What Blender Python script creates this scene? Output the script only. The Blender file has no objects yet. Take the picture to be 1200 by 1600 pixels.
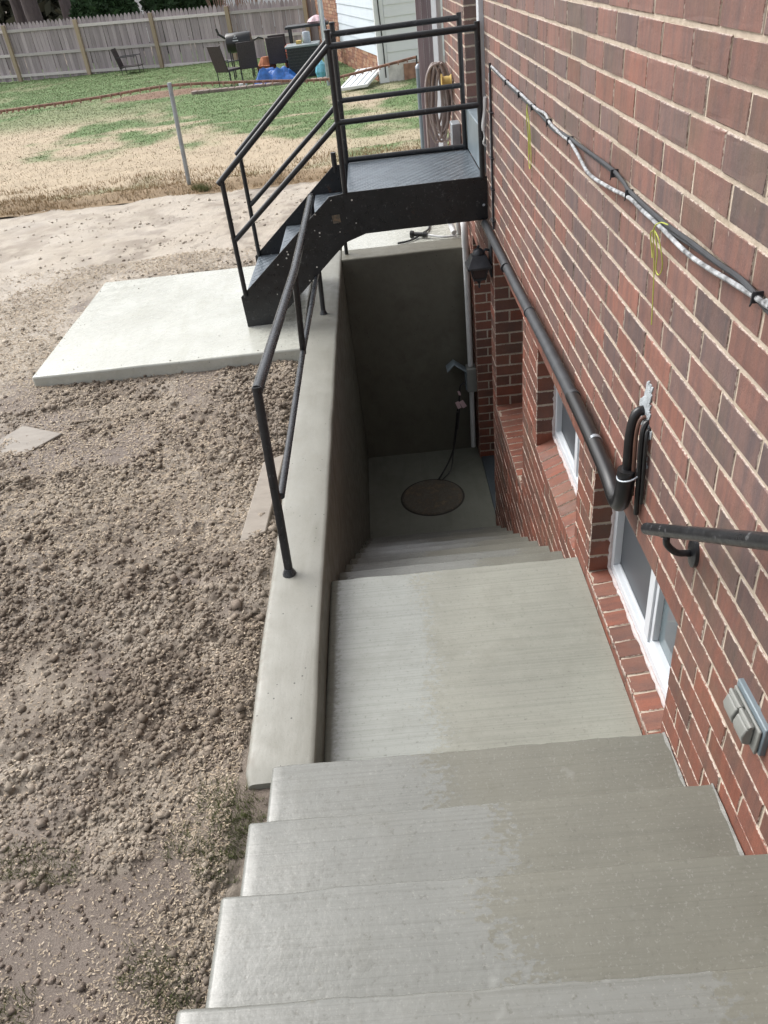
import bpy, bmesh, math, random
import numpy as np
from mathutils import Matrix, Vector
random.seed(7); RNG = np.random.default_rng(11)
S = bpy.context.scene; C = S.collection
PI = math.pi
# ---------------------------------------------------------------- camera, sky, sun, exposure
cd = bpy.data.cameras.new('camera'); cam = bpy.data.objects.new('camera', cd); C.objects.link(cam); S.camera = cam
cd.sensor_fit = 'VERTICAL'; cd.sensor_height = 36.0; cd.sensor_width = 27.0
cd.lens = 36.0 * 1208.83 / 1600.0; cd.clip_start = 0.02; cd.clip_end = 2000
_p, _r, _y = math.radians(35.61220632), math.radians(-7.24310445), math.radians(-2.64727518)
F = Vector((math.sin(_y)*math.cos(_p), math.cos(_y)*math.cos(_p), -math.sin(_p)))
r0 = Vector((math.cos(_y), -math.sin(_y), 0)); u0 = r0.cross(F)
R_ = math.cos(_r)*r0 + math.sin(_r)*u0; U_ = -math.sin(_r)*r0 + math.cos(_r)*u0
M = Matrix.Identity(4)
for i in range(3):
    M[i][0] = R_[i]; M[i][1] = U_[i]; M[i][2] = -F[i]
cam.matrix_world = M

w = bpy.data.worlds.new('World'); S.world = w; w.use_nodes = True
nt = w.node_tree; nt.nodes.clear()
sky = nt.nodes.new('ShaderNodeTexSky'); sky.sky_type = 'NISHITA'; sky.sun_disc = False
SUN_EL, SUN_AZ = math.radians(48), math.radians(-55)
sky.sun_elevation = SUN_EL; sky.sun_rotation = SUN_AZ; sky.air_density = 1.0; sky.dust_density = 4.0; sky.ozone_density = 1.0
hs = nt.nodes.new('ShaderNodeHueSaturation'); hs.inputs['Saturation'].default_value = 0.22
bg = nt.nodes.new('ShaderNodeBackground'); bg.inputs['Strength'].default_value = 0.15
wo = nt.nodes.new('ShaderNodeOutputWorld')
nt.links.new(sky.outputs[0], hs.inputs['Color']); nt.links.new(hs.outputs[0], bg.inputs[0]); nt.links.new(bg.outputs[0], wo.inputs[0])
sl = bpy.data.lights.new('sun', 'SUN'); sl.energy = 1.0; sl.angle = math.radians(40); sl.color = (1, 0.97, 0.93)
so = bpy.data.objects.new('sun', sl); C.objects.link(so)
sd = Vector((math.sin(SUN_AZ)*math.cos(SUN_EL), math.cos(SUN_AZ)*math.cos(SUN_EL), math.sin(SUN_EL)))
so.rotation_euler = (-sd).to_track_quat('-Z', 'Y').to_euler()
S.view_settings.view_transform = 'Standard'; S.view_settings.look = 'None'
S.view_settings.exposure = 0.92; S.view_settings.gamma = 1; S.view_settings.use_curve_mapping = False

# ---------------------------------------------------------------- noise helpers
def _hash(ix, iy, s):
    n = (ix.astype(np.int64)*374761393 + iy.astype(np.int64)*668265263 + s*974634777) & 0x7fffffff
    n = ((n ^ (n >> 13))*1274126177) & 0x7fffffff
    return ((n ^ (n >> 16)) & 0xffff)/65535.0
def vnoise(x, y, s=0):
    x = np.asarray(x, float); y = np.asarray(y, float)
    ix = np.floor(x); iy = np.floor(y); fx = x-ix; fy = y-iy
    fx = fx*fx*(3-2*fx); fy = fy*fy*(3-2*fy)
    a = _hash(ix, iy, s); b = _hash(ix+1, iy, s); c = _hash(ix, iy+1, s); d = _hash(ix+1, iy+1, s)
    return (a*(1-fx)+b*fx)*(1-fy)+(c*(1-fx)+d*fx)*fy
def fbm(x, y, o=4, s=0):
    t = 0; a = 0.5
    for k in range(o):
        t = t + a*vnoise(x*2**k+k*17.3, y*2**k-k*9.1, s+k); a *= 0.5
    return t/(1-0.5**o)
def smooth(a, b, x):
    t = np.clip((x-a)/(b-a), 0, 1); return t*t*(3-2*t)

# ---------------------------------------------------------------- materials
class NB:
    def __init__(s, name):
        s.m = bpy.data.materials.new(name); s.m.use_nodes = True; s.t = s.m.node_tree; s.t.nodes.clear()
        s.o = s.t.nodes.new('ShaderNodeOutputMaterial'); s.b = s.t.nodes.new('ShaderNodeBsdfPrincipled')
        s.t.links.new(s.b.outputs[0], s.o.inputs[0])
    def n(s, typ, **kw):
        x = s.t.nodes.new(typ)
        for k, v in kw.items(): setattr(x, k, v)
        return x
    def l(s, a, b): s.t.links.new(a, b)
    def pos(s, scale=(1, 1, 1)):
        g = s.n('ShaderNodeNewGeometry'); m = s.n('ShaderNodeMapping'); m.inputs['Scale'].default_value = scale
        s.l(g.outputs['Position'], m.inputs['Vector']); return m.outputs[0]
    def noise(s, scale, detail=4, rough=0.55, vec=None, dist=0.0):
        x = s.n('ShaderNodeTexNoise'); x.inputs['Scale'].default_value = scale; x.inputs['Detail'].default_value = detail
        x.inputs['Roughness'].default_value = rough; x.inputs['Distortion'].default_value = dist
        s.l(vec if vec is not None else s.pos(), x.inputs['Vector']); return x.outputs['Fac']
    def ramp(s, fac, stops, interp='LINEAR'):
        x = s.n('ShaderNodeValToRGB'); x.color_ramp.interpolation = interp
        e = x.color_ramp.elements
        while len(e) < len(stops): e.new(0.5)
        for i, (p, c) in enumerate(stops):
            e[i].position = p; e[i].color = (*c, 1) if not isinstance(c, (int, float)) else (c, c, c, 1)
        s.l(fac, x.inputs[0]); return x.outputs[0]
    def mix(s, fac, a, b, mode='MIX'):
        x = s.n('ShaderNodeMix', data_type='RGBA', blend_type=mode)
        if isinstance(fac, (int, float)): x.inputs[0].default_value = fac
        else: s.l(fac, x.inputs[0])
        for v, i in ((a, 6), (b, 7)):
            if isinstance(v, tuple): x.inputs[i].default_value = (*v, 1)
            else: s.l(v, x.inputs[i])
        return x.outputs[2]
    def math(s, op, a, b=0.0, clamp=False):
        x = s.n('ShaderNodeMath', operation=op); x.use_clamp = clamp
        for v, i in ((a, 0), (b, 1)):
            if isinstance(v, (int, float)): x.inputs[i].default_value = v
            else: s.l(v, x.inputs[i])
        return x.outputs[0]
    def set(s, **kw):
        for k, v in kw.items():
            i = s.b.inputs[k.replace('_', ' ')]
            if isinstance(v, tuple): i.default_value = (*v, 1)
            elif isinstance(v, (int, float)): i.default_value = v
            else: s.l(v, i)
    def bump(s, h, strength=0.3, dist=0.01, prev=None):
        x = s.n('ShaderNodeBump'); x.inputs['Strength'].default_value = strength; x.inputs['Distance'].default_value = dist
        s.l(h, x.inputs['Height'])
        if prev is not None: s.l(prev, x.inputs['Normal'])
        s.l(x.outputs[0], s.b.inputs['Normal']); return x.outputs[0]

def simple(name, col, rough=0.5, metal=0.0, var=0.12, scale=12, bump=0.15, spec=0.5):
    b = NB(name); f = b.noise(scale, 5)
    lo = tuple(max(0, c*(1-var)) for c in col); hi = tuple(c*(1+var) for c in col)
    b.set(Base_Color=b.ramp(f, [(0.3, lo), (0.7, hi)]), Roughness=rough, Metallic=metal)
    b.b.inputs['Specular IOR Level'].default_value = spec
    if bump: b.bump(b.noise(scale*8, 3), bump, 0.003)
    return b.m

def brick_mat(name='brick_clay'):
    b = NB(name)
    vc = b.n('ShaderNodeVertexColor', layer_name='Col'); a = vc.outputs[0]; e = vc.outputs[1]
    streak = b.noise(1.0, 4, 0.6, b.pos((8, 34, 4.0)))
    blot = b.noise(16, 5, 0.65)
    fine = b.noise(300, 3, 0.7)
    c = b.mix(b.ramp(streak, [(0.40, 0.0), (0.66, 0.85)]), a, b.mix(1.0, a, (0.60, 0.72, 0.84), 'MULTIPLY'))
    c = b.mix(b.ramp(blot, [(0.50, 0.0), (0.80, 0.5)]), c, b.mix(1.0, a, (1.28, 1.12, 1.05), 'MULTIPLY'))
    c = b.mix(b.ramp(fine, [(0.32, 0.45), (0.50, 0.0)]), c, (0.06, 0.04, 0.035))
    c = b.mix(b.ramp(fine, [(0.60, 0.0), (0.72, 0.35)]), c, (0.30, 0.20, 0.17))
    c = b.mix(b.ramp(b.noise(7, 6, 0.75), [(0.64, 0.0), (0.80, 0.28)]), c, (0.28, 0.20, 0.18))
    spk = b.noise(55, 2, 0.5, b.pos((1, 1, 0.6)))
    c = b.mix(b.ramp(spk, [(0.78, 0.0), (0.81, 0.6)]), c, (0.42, 0.36, 0.32))
    stain = b.noise(1.7, 5, 0.65)
    c = b.mix(b.ramp(stain, [(0.53, 0.0), (0.72, 0.5)]), c, (0.105, 0.088, 0.058))
    rough_edge = b.noise(85, 4, 0.65)
    m = b.math('ADD', e, b.math('MULTIPLY', b.math('SUBTRACT', rough_edge, 0.5), 0.9))
    c = b.mix(b.ramp(m, [(0.84, 0.0), (0.97, 0.88)]), c, b.ramp(blot, [(0.3, (0.40, 0.335, 0.28)), (0.7, (0.52, 0.455, 0.395))]))
    b.set(Base_Color=c, Roughness=b.ramp(blot, [(0.3, 0.55), (0.7, 0.85)]))
    n1 = b.bump(b.noise(300, 4, 0.7), 0.45, 0.0015)
    b.bump(b.noise(38, 5, 0.6), 0.4, 0.004, n1)
    return b.m
def mortar_mat():
    b = NB('mortar'); f = b.noise(30, 5, 0.6)
    c = b.ramp(f, [(0.25, (0.34, 0.285, 0.22)), (0.5, (0.44, 0.37, 0.295)), (0.8, (0.52, 0.45, 0.365))])
    g = b.noise(3, 4)
    c = b.mix(b.ramp(g, [(0.55, 0.0), (0.72, 0.45)]), c, (0.24, 0.19, 0.11))
    b.set(Base_Color=c, Roughness=0.9)
    n = b.bump(b.noise(220, 4, 0.7), 0.6, 0.002); b.bump(b.noise(60, 4), 0.6, 0.006, n)
    return b.m
def concrete_mat(name, two_tone=True, pale_tone=(0.184, 0.189, 0.175), wet=(0.143, 0.142, 0.118), broom=True, dark=False):
    """Fresh broom-finished concrete; the object colour's red says at which x the darker, matte part starts."""
    b = NB(name)
    g = b.n('ShaderNodeNewGeometry'); sx = b.n('ShaderNodeSeparateXYZ'); b.l(g.outputs['Position'], sx.inputs[0])
    oi = b.n('ShaderNodeObjectInfo'); sc = b.n('ShaderNodeSeparateColor'); b.l(oi.outputs['Color'], sc.inputs[0])
    big = b.noise(2.2, 5, 0.6); mid = b.noise(9, 5, 0.6); fine = b.noise(70, 4, 0.7)
    lines = b.noise(1.0, 5, 0.7, b.pos((1.2, 150, 5)))
    ctr = b.noise(55, 3, 0.55, b.pos((1, 1.5, 1)))
    edge = b.math('ADD', sx.outputs[0], b.math('MULTIPLY', b.math('SUBTRACT', ctr, 0.5), 0.42))
    edge = b.math('ADD', edge, b.math('MULTIPLY', b.math('SUBTRACT', mid, 0.5), 0.12))
    edge = b.math('ADD', edge, b.math('MULTIPLY', b.math('SUBTRACT', big, 0.5), 0.40))
    d = b.math('SUBTRACT', edge, sc.outputs[0])
    mask = b.ramp(b.math('ADD', b.math('MULTIPLY', d, 22.0), 0.5, True), [(0.35, 0.0), (0.65, 1.0)]) if two_tone else b.ramp(big, [(0.45, 0.0), (0.7, 0.6)])
    cd_ = b.mix(b.ramp(big, [(0.3, 0.0), (0.7, 1.0)]), tuple(c*0.93 for c in pale_tone), tuple(c*1.07 for c in pale_tone))
    cw_ = b.mix(b.ramp(big, [(0.3, 0.0), (0.7, 1.0)]), tuple(c*0.88 for c in wet), tuple(c*1.12 for c in wet))
    c = b.mix(mask, cd_, cw_)  # paler and glossier left of the split, darker and matte right of it
    if broom: c = b.mix(b.ramp(lines, [(0.36, 0.26), (0.52, 0.0)]), c, (0.085, 0.085, 0.07))
    c = b.mix(b.ramp(fine, [(0.28, 0.6), (0.42, 0.0)]), c, (0.10, 0.097, 0.08)); c = b.mix(b.ramp(b.noise(150, 2, 0.6), [(0.60, 0.0), (0.70, 0.3)]), c, (0.30, 0.30, 0.275)); c = b.mix(b.ramp(b.noise(4.5, 5, 0.7), [(0.50, 0.0), (0.75, 0.30)]), c, (0.12, 0.115, 0.09))
    c = b.mix(b.ramp(b.noise(26, 3, 0.5), [(0.70, 0.0), (0.78, 0.5)]), c, (0.13, 0.125, 0.10))
    c = b.mix(b.ramp(b.noise(11, 3, 0.6), [(0.66, 0.0), (0.75, 0.3)]), c, (0.32, 0.33, 0.31))
    b.set(Base_Color=c)
    r = b.mix(mask, b.ramp(fine, [(0.3, 0.10), (0.7, 0.28)]), b.ramp(mid, [(0.35, 0.42), (0.7, 0.72)]))
    strip = b.math('SUBTRACT', -0.345, b.math('ADD', sx.outputs[0], b.math('MULTIPLY', b.math('SUBTRACT', ctr, 0.5), 0.09)))
    strip = b.math('MULTIPLY', b.math('MULTIPLY', strip, 60.0, True), b.math('LESS_THAN', b.math('ADD', sx.outputs[2], 0.0), -2.1))
    c = b.mix(strip, c, b.mix(1.0, c, (0.66, 0.64, 0.58), 'MULTIPLY')); b.set(Base_Color=c)
    r = b.mix(strip, r, (0.05, 0.05, 0.05))
    b.l(r, b.b.inputs['Roughness'])
    n = None
    if broom: n = b.bump(lines, 0.26, 0.002)
    n = b.bump(fine, 0.22, 0.002, n); b.bump(mid, 0.25, 0.008, n)
    return b.m
def trowel_mat(name='trowelled_concrete', c0=(0.215, 0.213, 0.185), c1=(0.265, 0.266, 0.238), stain=(0.145, 0.142, 0.112), rough=(0.35, 0.65)):
    b = NB(name); big = b.noise(2.5, 6, 0.6); mid = b.noise(12, 5, 0.6); fine = b.noise(110, 3, 0.7)
    sw = b.noise(1.0, 5, 0.6, b.pos((9, 1.6, 9)), 0.6)
    c = b.ramp(big, [(0.3, c0), (0.7, c1)])
    c = b.mix(b.ramp(sw, [(0.50, 0.0), (0.75, 0.45)]), c, stain)
    c = b.mix(b.ramp(fine, [(0.27, 0.35), (0.40, 0.0)]), c, tuple(x*0.5 for x in c0))
    v = b.n('ShaderNodeTexVoronoi'); v.inputs['Scale'].default_value = 26; b.l(b.pos(), v.inputs['Vector'])
    pit = b.math('MULTIPLY', b.math('LESS_THAN', v.outputs['Distance'], 0.09), b.math('GREATER_THAN', b.noise(4, 3), 0.52))
    c = b.mix(pit, c, tuple(x*0.35 for x in c0))
    g = b.n('ShaderNodeNewGeometry'); sx = b.n('ShaderNodeSeparateXYZ'); b.l(g.outputs['Position'], sx.inputs[0])
    nearsoil = b.math('MULTIPLY', b.math('SUBTRACT', -0.585, sx.outputs[0]), 16.0, True)
    sp = b.math('MULTIPLY', nearsoil, b.ramp(b.noise(38, 5, 0.7), [(0.46, 0.0), (0.60, 0.7)]))
    if name == 'trowelled_concrete': c = b.mix(sp, c, (0.16, 0.125, 0.10))
    b.set(Base_Color=c); b.l(b.ramp(mid, [(0.3, rough[0]), (0.7, rough[1])]), b.b.inputs['Roughness'])
    n = b.bump(fine, 0.12, 0.002); n = b.bump(sw, 0.3, 0.006, n); b.bump(mid, 0.2, 0.01, n)
    return b.m
def paint_mat(name, col, rust=0.0, speck=True, rough=0.32):
    b = NB(name); f = b.noise(9, 5)
    c = b.ramp(f, [(0.3, tuple(x*0.7 for x in col)), (0.7, tuple(x*1.5 for x in col))])
    wear = b.noise(34, 6, 0.75)
    c = b.mix(b.ramp(wear, [(0.60, 0.0), (0.70, 0.65)]), c, (0.16, 0.165, 0.17))
    if speck:
        v = b.n('ShaderNodeTexVoronoi'); v.inputs['Scale'].default_value = 22; b.l(b.pos(), v.inputs['Vector'])
        v2 = b.noise(7, 3)
        m = b.math('MULTIPLY', b.math('LESS_THAN', v.outputs['Distance'], 0.13), b.math('GREATER_THAN', v2, 0.56))
        c = b.mix(m, c, (0.6, 0.6, 0.56))
    if rust:
        c = b.mix(b.ramp(b.noise(6, 6, 0.7), [(0.64, 0.0), (0.72, rust)]), c, (0.16, 0.07, 0.03))
    b.set(Base_Color=c); b.l(b.ramp(wear, [(0.3, rough*0.7), (0.7, rough*1.6)]), b.b.inputs['Roughness'])
    n = b.bump(b.noise(120, 4, 0.7), 0.15, 0.002); b.bump(b.noise(20, 4), 0.15, 0.004, n)
    return b.m
def vcol_mat(name, rough=0.9, bump=0.3, extra=None, spec=0.3, fine_scale=150):
    b = NB(name); a = b.n('ShaderNodeVertexColor', layer_name='Col').outputs[0]
    f = b.noise(fine_scale, 4, 0.7); c = b.mix(b.ramp(f, [(0.3, 0.55), (0.6, 0.0)]), a, b.mix(1.0, a, (0.55, 0.53, 0.5), 'MULTIPLY'))
    b.set(Base_Color=c, Roughness=rough); b.b.inputs['Specular IOR Level'].default_value = spec
    if bump: b.bump(f, bump, 0.004)
    return b.m
def wood_mat(name, c0, c1, c2, axis=(40, 40, 1.5), rough=0.85):
    b = NB(name); v = b.pos(axis); f = b.noise(1.0, 6, 0.7, v, 0.4); oi = b.n('ShaderNodeObjectInfo')
    c = b.ramp(f, [(0.25, c0), (0.5, c1), (0.78, c2)])
    k = b.math('ADD', b.math('MULTIPLY', oi.outputs['Random'], 0.5), 0.72)
    hsv = b.n('ShaderNodeHueSaturation'); b.l(c, hsv.inputs['Color']); b.l(k, hsv.inputs['Value'])
    b.set(Base_Color=hsv.outputs[0], Roughness=rough); b.bump(f, 0.4, 0.004)
    return b.m

MT = {}
MT['brick'] = brick_mat(); MT['mortar'] = mortar_mat()
MT['step'] = concrete_mat('broomed_concrete'); MT['landing'] = concrete_mat('broomed_landing_concrete', True, (0.275, 0.288, 0.265), (0.235, 0.238, 0.203))
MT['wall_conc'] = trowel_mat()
MT['well_conc'] = trowel_mat('dark_trowelled_concrete', (0.108, 0.103, 0.080), (0.138, 0.134, 0.106), (0.075, 0.069, 0.050), (0.4, 0.7))  # darker concrete tone for the end wall and the side wall's inner face
MT['floor_conc'] = trowel_mat('dark_floor_concrete', (0.145, 0.15, 0.12), (0.19, 0.197, 0.165), (0.09, 0.09, 0.07), (0.3, 0.6))  # darker concrete tone for the stairwell floor
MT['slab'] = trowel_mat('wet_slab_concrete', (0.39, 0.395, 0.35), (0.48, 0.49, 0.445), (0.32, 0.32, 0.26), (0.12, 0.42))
MT['black'] = paint_mat('black_painted_steel', (0.012, 0.013, 0.015), 0.0, False)
MT['black_speck'] = paint_mat('black_speckled_steel', (0.009, 0.010, 0.012), 0.35, True, 0.3)
MT['tread'] = simple('worn_grey_steel_tread', (0.125, 0.15, 0.175), 0.30, 0.35, 0.18, 14, 0.12)
MT['lug'] = simple('pale_tread_lug', (0.215, 0.245, 0.27), 0.3, 0.4, 0.2, 14, 0)  # lugs coloured lighter than the plate so the pattern shows
MT['railworn'] = paint_mat('worn_black_rail', (0.03, 0.033, 0.038), 0.0, False, 0.25)
MT['rubber'] = simple('black_rubber_foam', (0.012, 0.012, 0.013), 0.33, 0, 0.3, 20, 0.1)
MT['greyfoam'] = simple('weathered_grey_foam', (0.028, 0.031, 0.036), 0.55, 0, 0.35, 20, 0.2)
MT['white'] = simple('white_vinyl', (0.56, 0.59, 0.62), 0.4, 0, 0.04, 8, 0.05)
MT['pvc'] = simple('white_pvc', (0.62, 0.63, 0.63), 0.35, 0, 0.08, 10, 0.05)
MT['foamcaulk'] = simple('pinkish_white_caulk', (0.50, 0.44, 0.43), 0.8, 0, 0.15, 60, 0.6)
MT['screen'] = simple('grey_insect_screen', (0.055, 0.062, 0.07), 0.45, 0, 0.12, 3, 0.05)
MT['glass'] = simple('reflecting_window_glass', (0.12, 0.155, 0.17), 0.06, 0, 0.25, 2, 0.0)
MT['greybox'] = simple('grey_weatherproof_plastic', (0.21, 0.215, 0.20), 0.5, 0, 0.08, 20, 0.1)
MT['bluegrey'] = simple('blue_grey_metal', (0.17, 0.21, 0.235), 0.42, 0.1, 0.15, 6, 0.1)
MT['darkmetal'] = simple('dark_bronze_metal', (0.04, 0.042, 0.048), 0.35, 0.3, 0.3, 20, 0.1)
MT['galv'] = simple('galvanised_steel', (0.32, 0.35, 0.38), 0.45, 0.6, 0.15, 14, 0.1)
MT['rust'] = simple('rusty_steel', (0.21, 0.12, 0.085), 0.85, 0, 0.5, 18, 0.5)
MT['paintedcable'] = simple('paint_smeared_cable', (0.29, 0.30, 0.31), 0.55, 0, 0.85, 38, 0.3)
MT['string'] = simple('yellow_green_string', (0.42, 0.46, 0.08), 0.7, 0, 0.1, 40, 0.1)
MT['copper'] = simple('dull_brown_tube', (0.13, 0.065, 0.045), 0.5, 0.2, 0.2, 20, 0.1)
MT['yellow'] = simple('faded_yellow_plastic', (0.52, 0.38, 0.12), 0.5, 0, 0.1, 12, 0.1)
MT['hose'] = simple('grey_garden_hose', (0.33, 0.28, 0.26), 0.5, 0, 0.12, 20, 0.1)
MT['tarp'] = simple('blue_tarpaulin', (0.03, 0.13, 0.42), 0.4, 0, 0.4, 9, 0.3)
MT['tealbag'] = simple('pale_blue_plastic_bag', (0.15, 0.42, 0.55), 0.4, 0, 0.3, 9, 0.3)
MT['wicker'] = simple('dark_brown_wicker', (0.042, 0.032, 0.034), 0.6, 0, 0.4, 50, 0.5)
MT['acmetal'] = simple('dark_grey_ac_casing', (0.035, 0.04, 0.045), 0.5, 0.3, 0.3, 30, 0.2)
MT['actop'] = simple('light_grey_ac_top', (0.20, 0.24, 0.25), 0.5, 0.2, 0.1, 10, 0.1)
MT['rustcover'] = (lambda b: (b.set(Base_Color=b.ramp(b.noise(13, 6, 0.8), [(0.3, (0.075, 0.07, 0.055)), (0.42, (0.13, 0.115, 0.09)), (0.5, (0.085, 0.077, 0.06)), (0.62, (0.18, 0.13, 0.085)), (0.72, (0.13, 0.125, 0.10))]), Roughness=0.8), b.bump(b.noise(70, 5, 0.7), 0.6, 0.006), b.m)[-1])(NB('rusty_cast_iron'))
MT['ply'] = wood_mat('wet_plywood', (0.17, 0.145, 0.118), (0.235, 0.205, 0.170), (0.29, 0.258, 0.215), (6, 14, 3), 0.55)
MT['fence'] = wood_mat('weathered_grey_picket', (0.24, 0.20, 0.215), (0.38, 0.325, 0.345), (0.50, 0.44, 0.46))
MT['fencerail'] = wood_mat('pale_grey_fence_rail', (0.46, 0.42, 0.42), (0.58, 0.53, 0.53), (0.66, 0.61, 0.61), (1.5, 40, 40))
MT['fencepost'] = wood_mat('tan_fence_post', (0.34, 0.26, 0.18), (0.44, 0.345, 0.25), (0.52, 0.43, 0.34))
MT['darkboard'] = wood_mat('dark_weathered_board', (0.13, 0.105, 0.11), (0.21, 0.17, 0.18), (0.30, 0.26, 0.27))
MT['bark'] = wood_mat('dark_bark', (0.06, 0.045, 0.045), (0.11, 0.085, 0.085), (0.17, 0.135, 0.13), (8, 8, 2))
MT['leaf'] = vcol_mat('dark_evergreen_leaves', 0.7, 0, spec=0.3)
MT['siding'] = simple('white_vinyl_siding', (0.76, 0.78, 0.79), 0.5, 0, 0.03, 3, 0.05)
MT['sidingb'] = simple('bluish_white_siding', (0.60, 0.66, 0.72), 0.5, 0, 0.04, 3, 0.05)
MT['dirt'] = None

# ---------------------------------------------------------------- mesh helpers
ROOTS = {}
def tag(o, label=None, cat=None, group=None, kind=None):
    if label: o['label'] = label
    if cat: o['category'] = cat
    if group: o['group'] = group
    if kind: o['kind'] = kind
    return o
def thing(name, label, cat, loc=(0, 0, 0), rz=0, group=None):
    o = bpy.data.objects.new(name, None); C.objects.link(o); o.location = loc; o.rotation_euler = (0, 0, rz); o.empty_display_size = 0.1
    ROOTS[o.name] = Matrix.Translation(loc) @ Matrix.Rotation(rz, 4, 'Z')
    return tag(o, label, cat, group)
def rootmat(parent):
    while parent is not None and parent.parent is not None: parent = parent.parent
    if parent is None: return Matrix.Identity(4)
    return ROOTS.get(parent.name, Matrix.Identity(4))
def copy_tree(o, parent=None):
    c = o.copy(); C.objects.link(c); c.parent = parent
    if o.name in ROOTS: ROOTS[c.name] = ROOTS[o.name]
    for ch in list(o.children): copy_tree(ch, c)
    return c
class MB:
    def __init__(s): s.v = []; s.f = []; s.c = []
    def add(s, vs, fs, col=None):
        n = len(s.v); s.v += [tuple(v) for v in vs]; s.f += [tuple(i+n for i in f) for f in fs]
        s.c += col if isinstance(col, list) else [col or (0.5, 0.5, 0.5)]*len(vs); return s
    def box(s, x0, x1, y0, y1, z0, z1, col=None):
        vs = [(x, y, z) for z in (z0, z1) for y in (y0, y1) for x in (x0, x1)]
        return s.add(vs, [(0, 2, 3, 1), (4, 5, 7, 6), (0, 1, 5, 4), (2, 6, 7, 3), (0, 4, 6, 2), (1, 3, 7, 5)], col)
    def obox(s, c, ax, ay, az, col=None):   # oriented box: centre, half vectors
        c = Vector(c); ax, ay, az = Vector(ax), Vector(ay), Vector(az)
        vs = [c+i*ax+j*ay+k*az for k in (-1, 1) for j in (-1, 1) for i in (-1, 1)]
        return s.add(vs, [(0, 2, 3, 1), (4, 5, 7, 6), (0, 1, 5, 4), (2, 6, 7, 3), (0, 4, 6, 2), (1, 3, 7, 5)], col)
    def tube(s, pts, r, n=10, caps=True, col=None, up=None):
        pts = [Vector(p) for p in pts]; rr = r if isinstance(r, (list, tuple)) else [r]*len(pts)
        vs = []; fs = []; prev = None
        for i, p in enumerate(pts):
            t = (pts[min(i+1, len(pts)-1)]-pts[max(i-1, 0)]).normalized()
            if prev is None:
                a = Vector((0, 0, 1)) if abs(t.z) < 0.9 else Vector((1, 0, 0)); u = t.cross(a).normalized()
            else: u = (prev-t*prev.dot(t)).normalized()
            prev = u; v = t.cross(u)
            vs += [p+rr[i]*(math.cos(2*PI*k/n)*u+math.sin(2*PI*k/n)*v) for k in range(n)]
        for i in range(len(pts)-1):
            for k in range(n):
                fs.append((i*n+k, i*n+(k+1) % n, (i+1)*n+(k+1) % n, (i+1)*n+k))
        if caps: fs += [tuple(range(n))[::-1], tuple(range((len(pts)-1)*n, len(pts)*n))]
        return s.add(vs, fs, col)
    def lathe(s, c, prof, n=20, col=None, axis='z'):
        vs = []; fs = []
        for r, h in prof:
            for k in range(n):
                a = 2*PI*k/n
                q = (r*math.cos(a), r*math.sin(a), h) if axis == 'z' else ((h, r*math.cos(a), r*math.sin(a)) if axis == 'x' else (r*math.cos(a), h, r*math.sin(a)))
                vs.append((c[0]+q[0], c[1]+q[1], c[2]+q[2]))
        for i in range(len(prof)-1):
            for k in range(n): fs.append((i*n+k, i*n+(k+1) % n, (i+1)*n+(k+1) % n, (i+1)*n+k))
        fs += [tuple(range(n))[::-1], tuple(range((len(prof)-1)*n, len(prof)*n))]
        return s.add(vs, fs, col)
    def prism(s, poly, axis, a, b, col=None):  # polygon in the two other axes, extruded a..b
        n = len(poly)
        def P(p, t): return (t, p[0], p[1]) if axis == 'x' else ((p[0], t, p[1]) if axis == 'y' else (p[0], p[1], t))
        vs = [P(p, a) for p in poly]+[P(p, b) for p in poly]
        fs = [tuple(range(n))[::-1], tuple(range(n, 2*n))]+[(i, (i+1) % n, n+(i+1) % n, n+i) for i in range(n)]
        return s.add(vs, fs, col)
    def build(s, name, mat, parent=None, bevel=0, smooth=False, local=False, segs=2, loc=None):
        me = bpy.data.meshes.new(name); vs = s.v
        if parent is not None and not local:
            mi = rootmat(parent).inverted(); vs = [tuple(mi @ Vector(v)) for v in vs]
        if loc is not None: vs = [(v[0]-loc[0], v[1]-loc[1], v[2]-loc[2]) for v in vs]
        me.from_pydata(vs, [], s.f)
        bm = bmesh.new(); bm.from_mesh(me)
        bmesh.ops.recalc_face_normals(bm, faces=bm.faces)
        bm.to_mesh(me); bm.free()
        ca = me.color_attributes.new('Col', 'FLOAT_COLOR', 'POINT')
        ca.data.foreach_set('color', np.array([(*c, 1) if len(c) == 3 else c for c in s.c], dtype=np.float32).ravel())
        if mat: me.materials.append(mat)
        o = bpy.data.objects.new(name, me); C.objects.link(o)
        if loc is not None: o.location = loc
        if parent is not None: o.parent = parent
        if bevel:
            m = o.modifiers.new('bevel', 'BEVEL'); m.width = bevel; m.segments = segs; m.limit_method = 'ANGLE'; m.angle_limit = math.radians(40)
            m.harden_normals = False
        if smooth or bevel:
            me.polygons.foreach_set('use_smooth', [True]*len(me.polygons))
            try: me.set_sharp_from_angle(angle=math.radians(42))
            except Exception: pass
        return o
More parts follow.
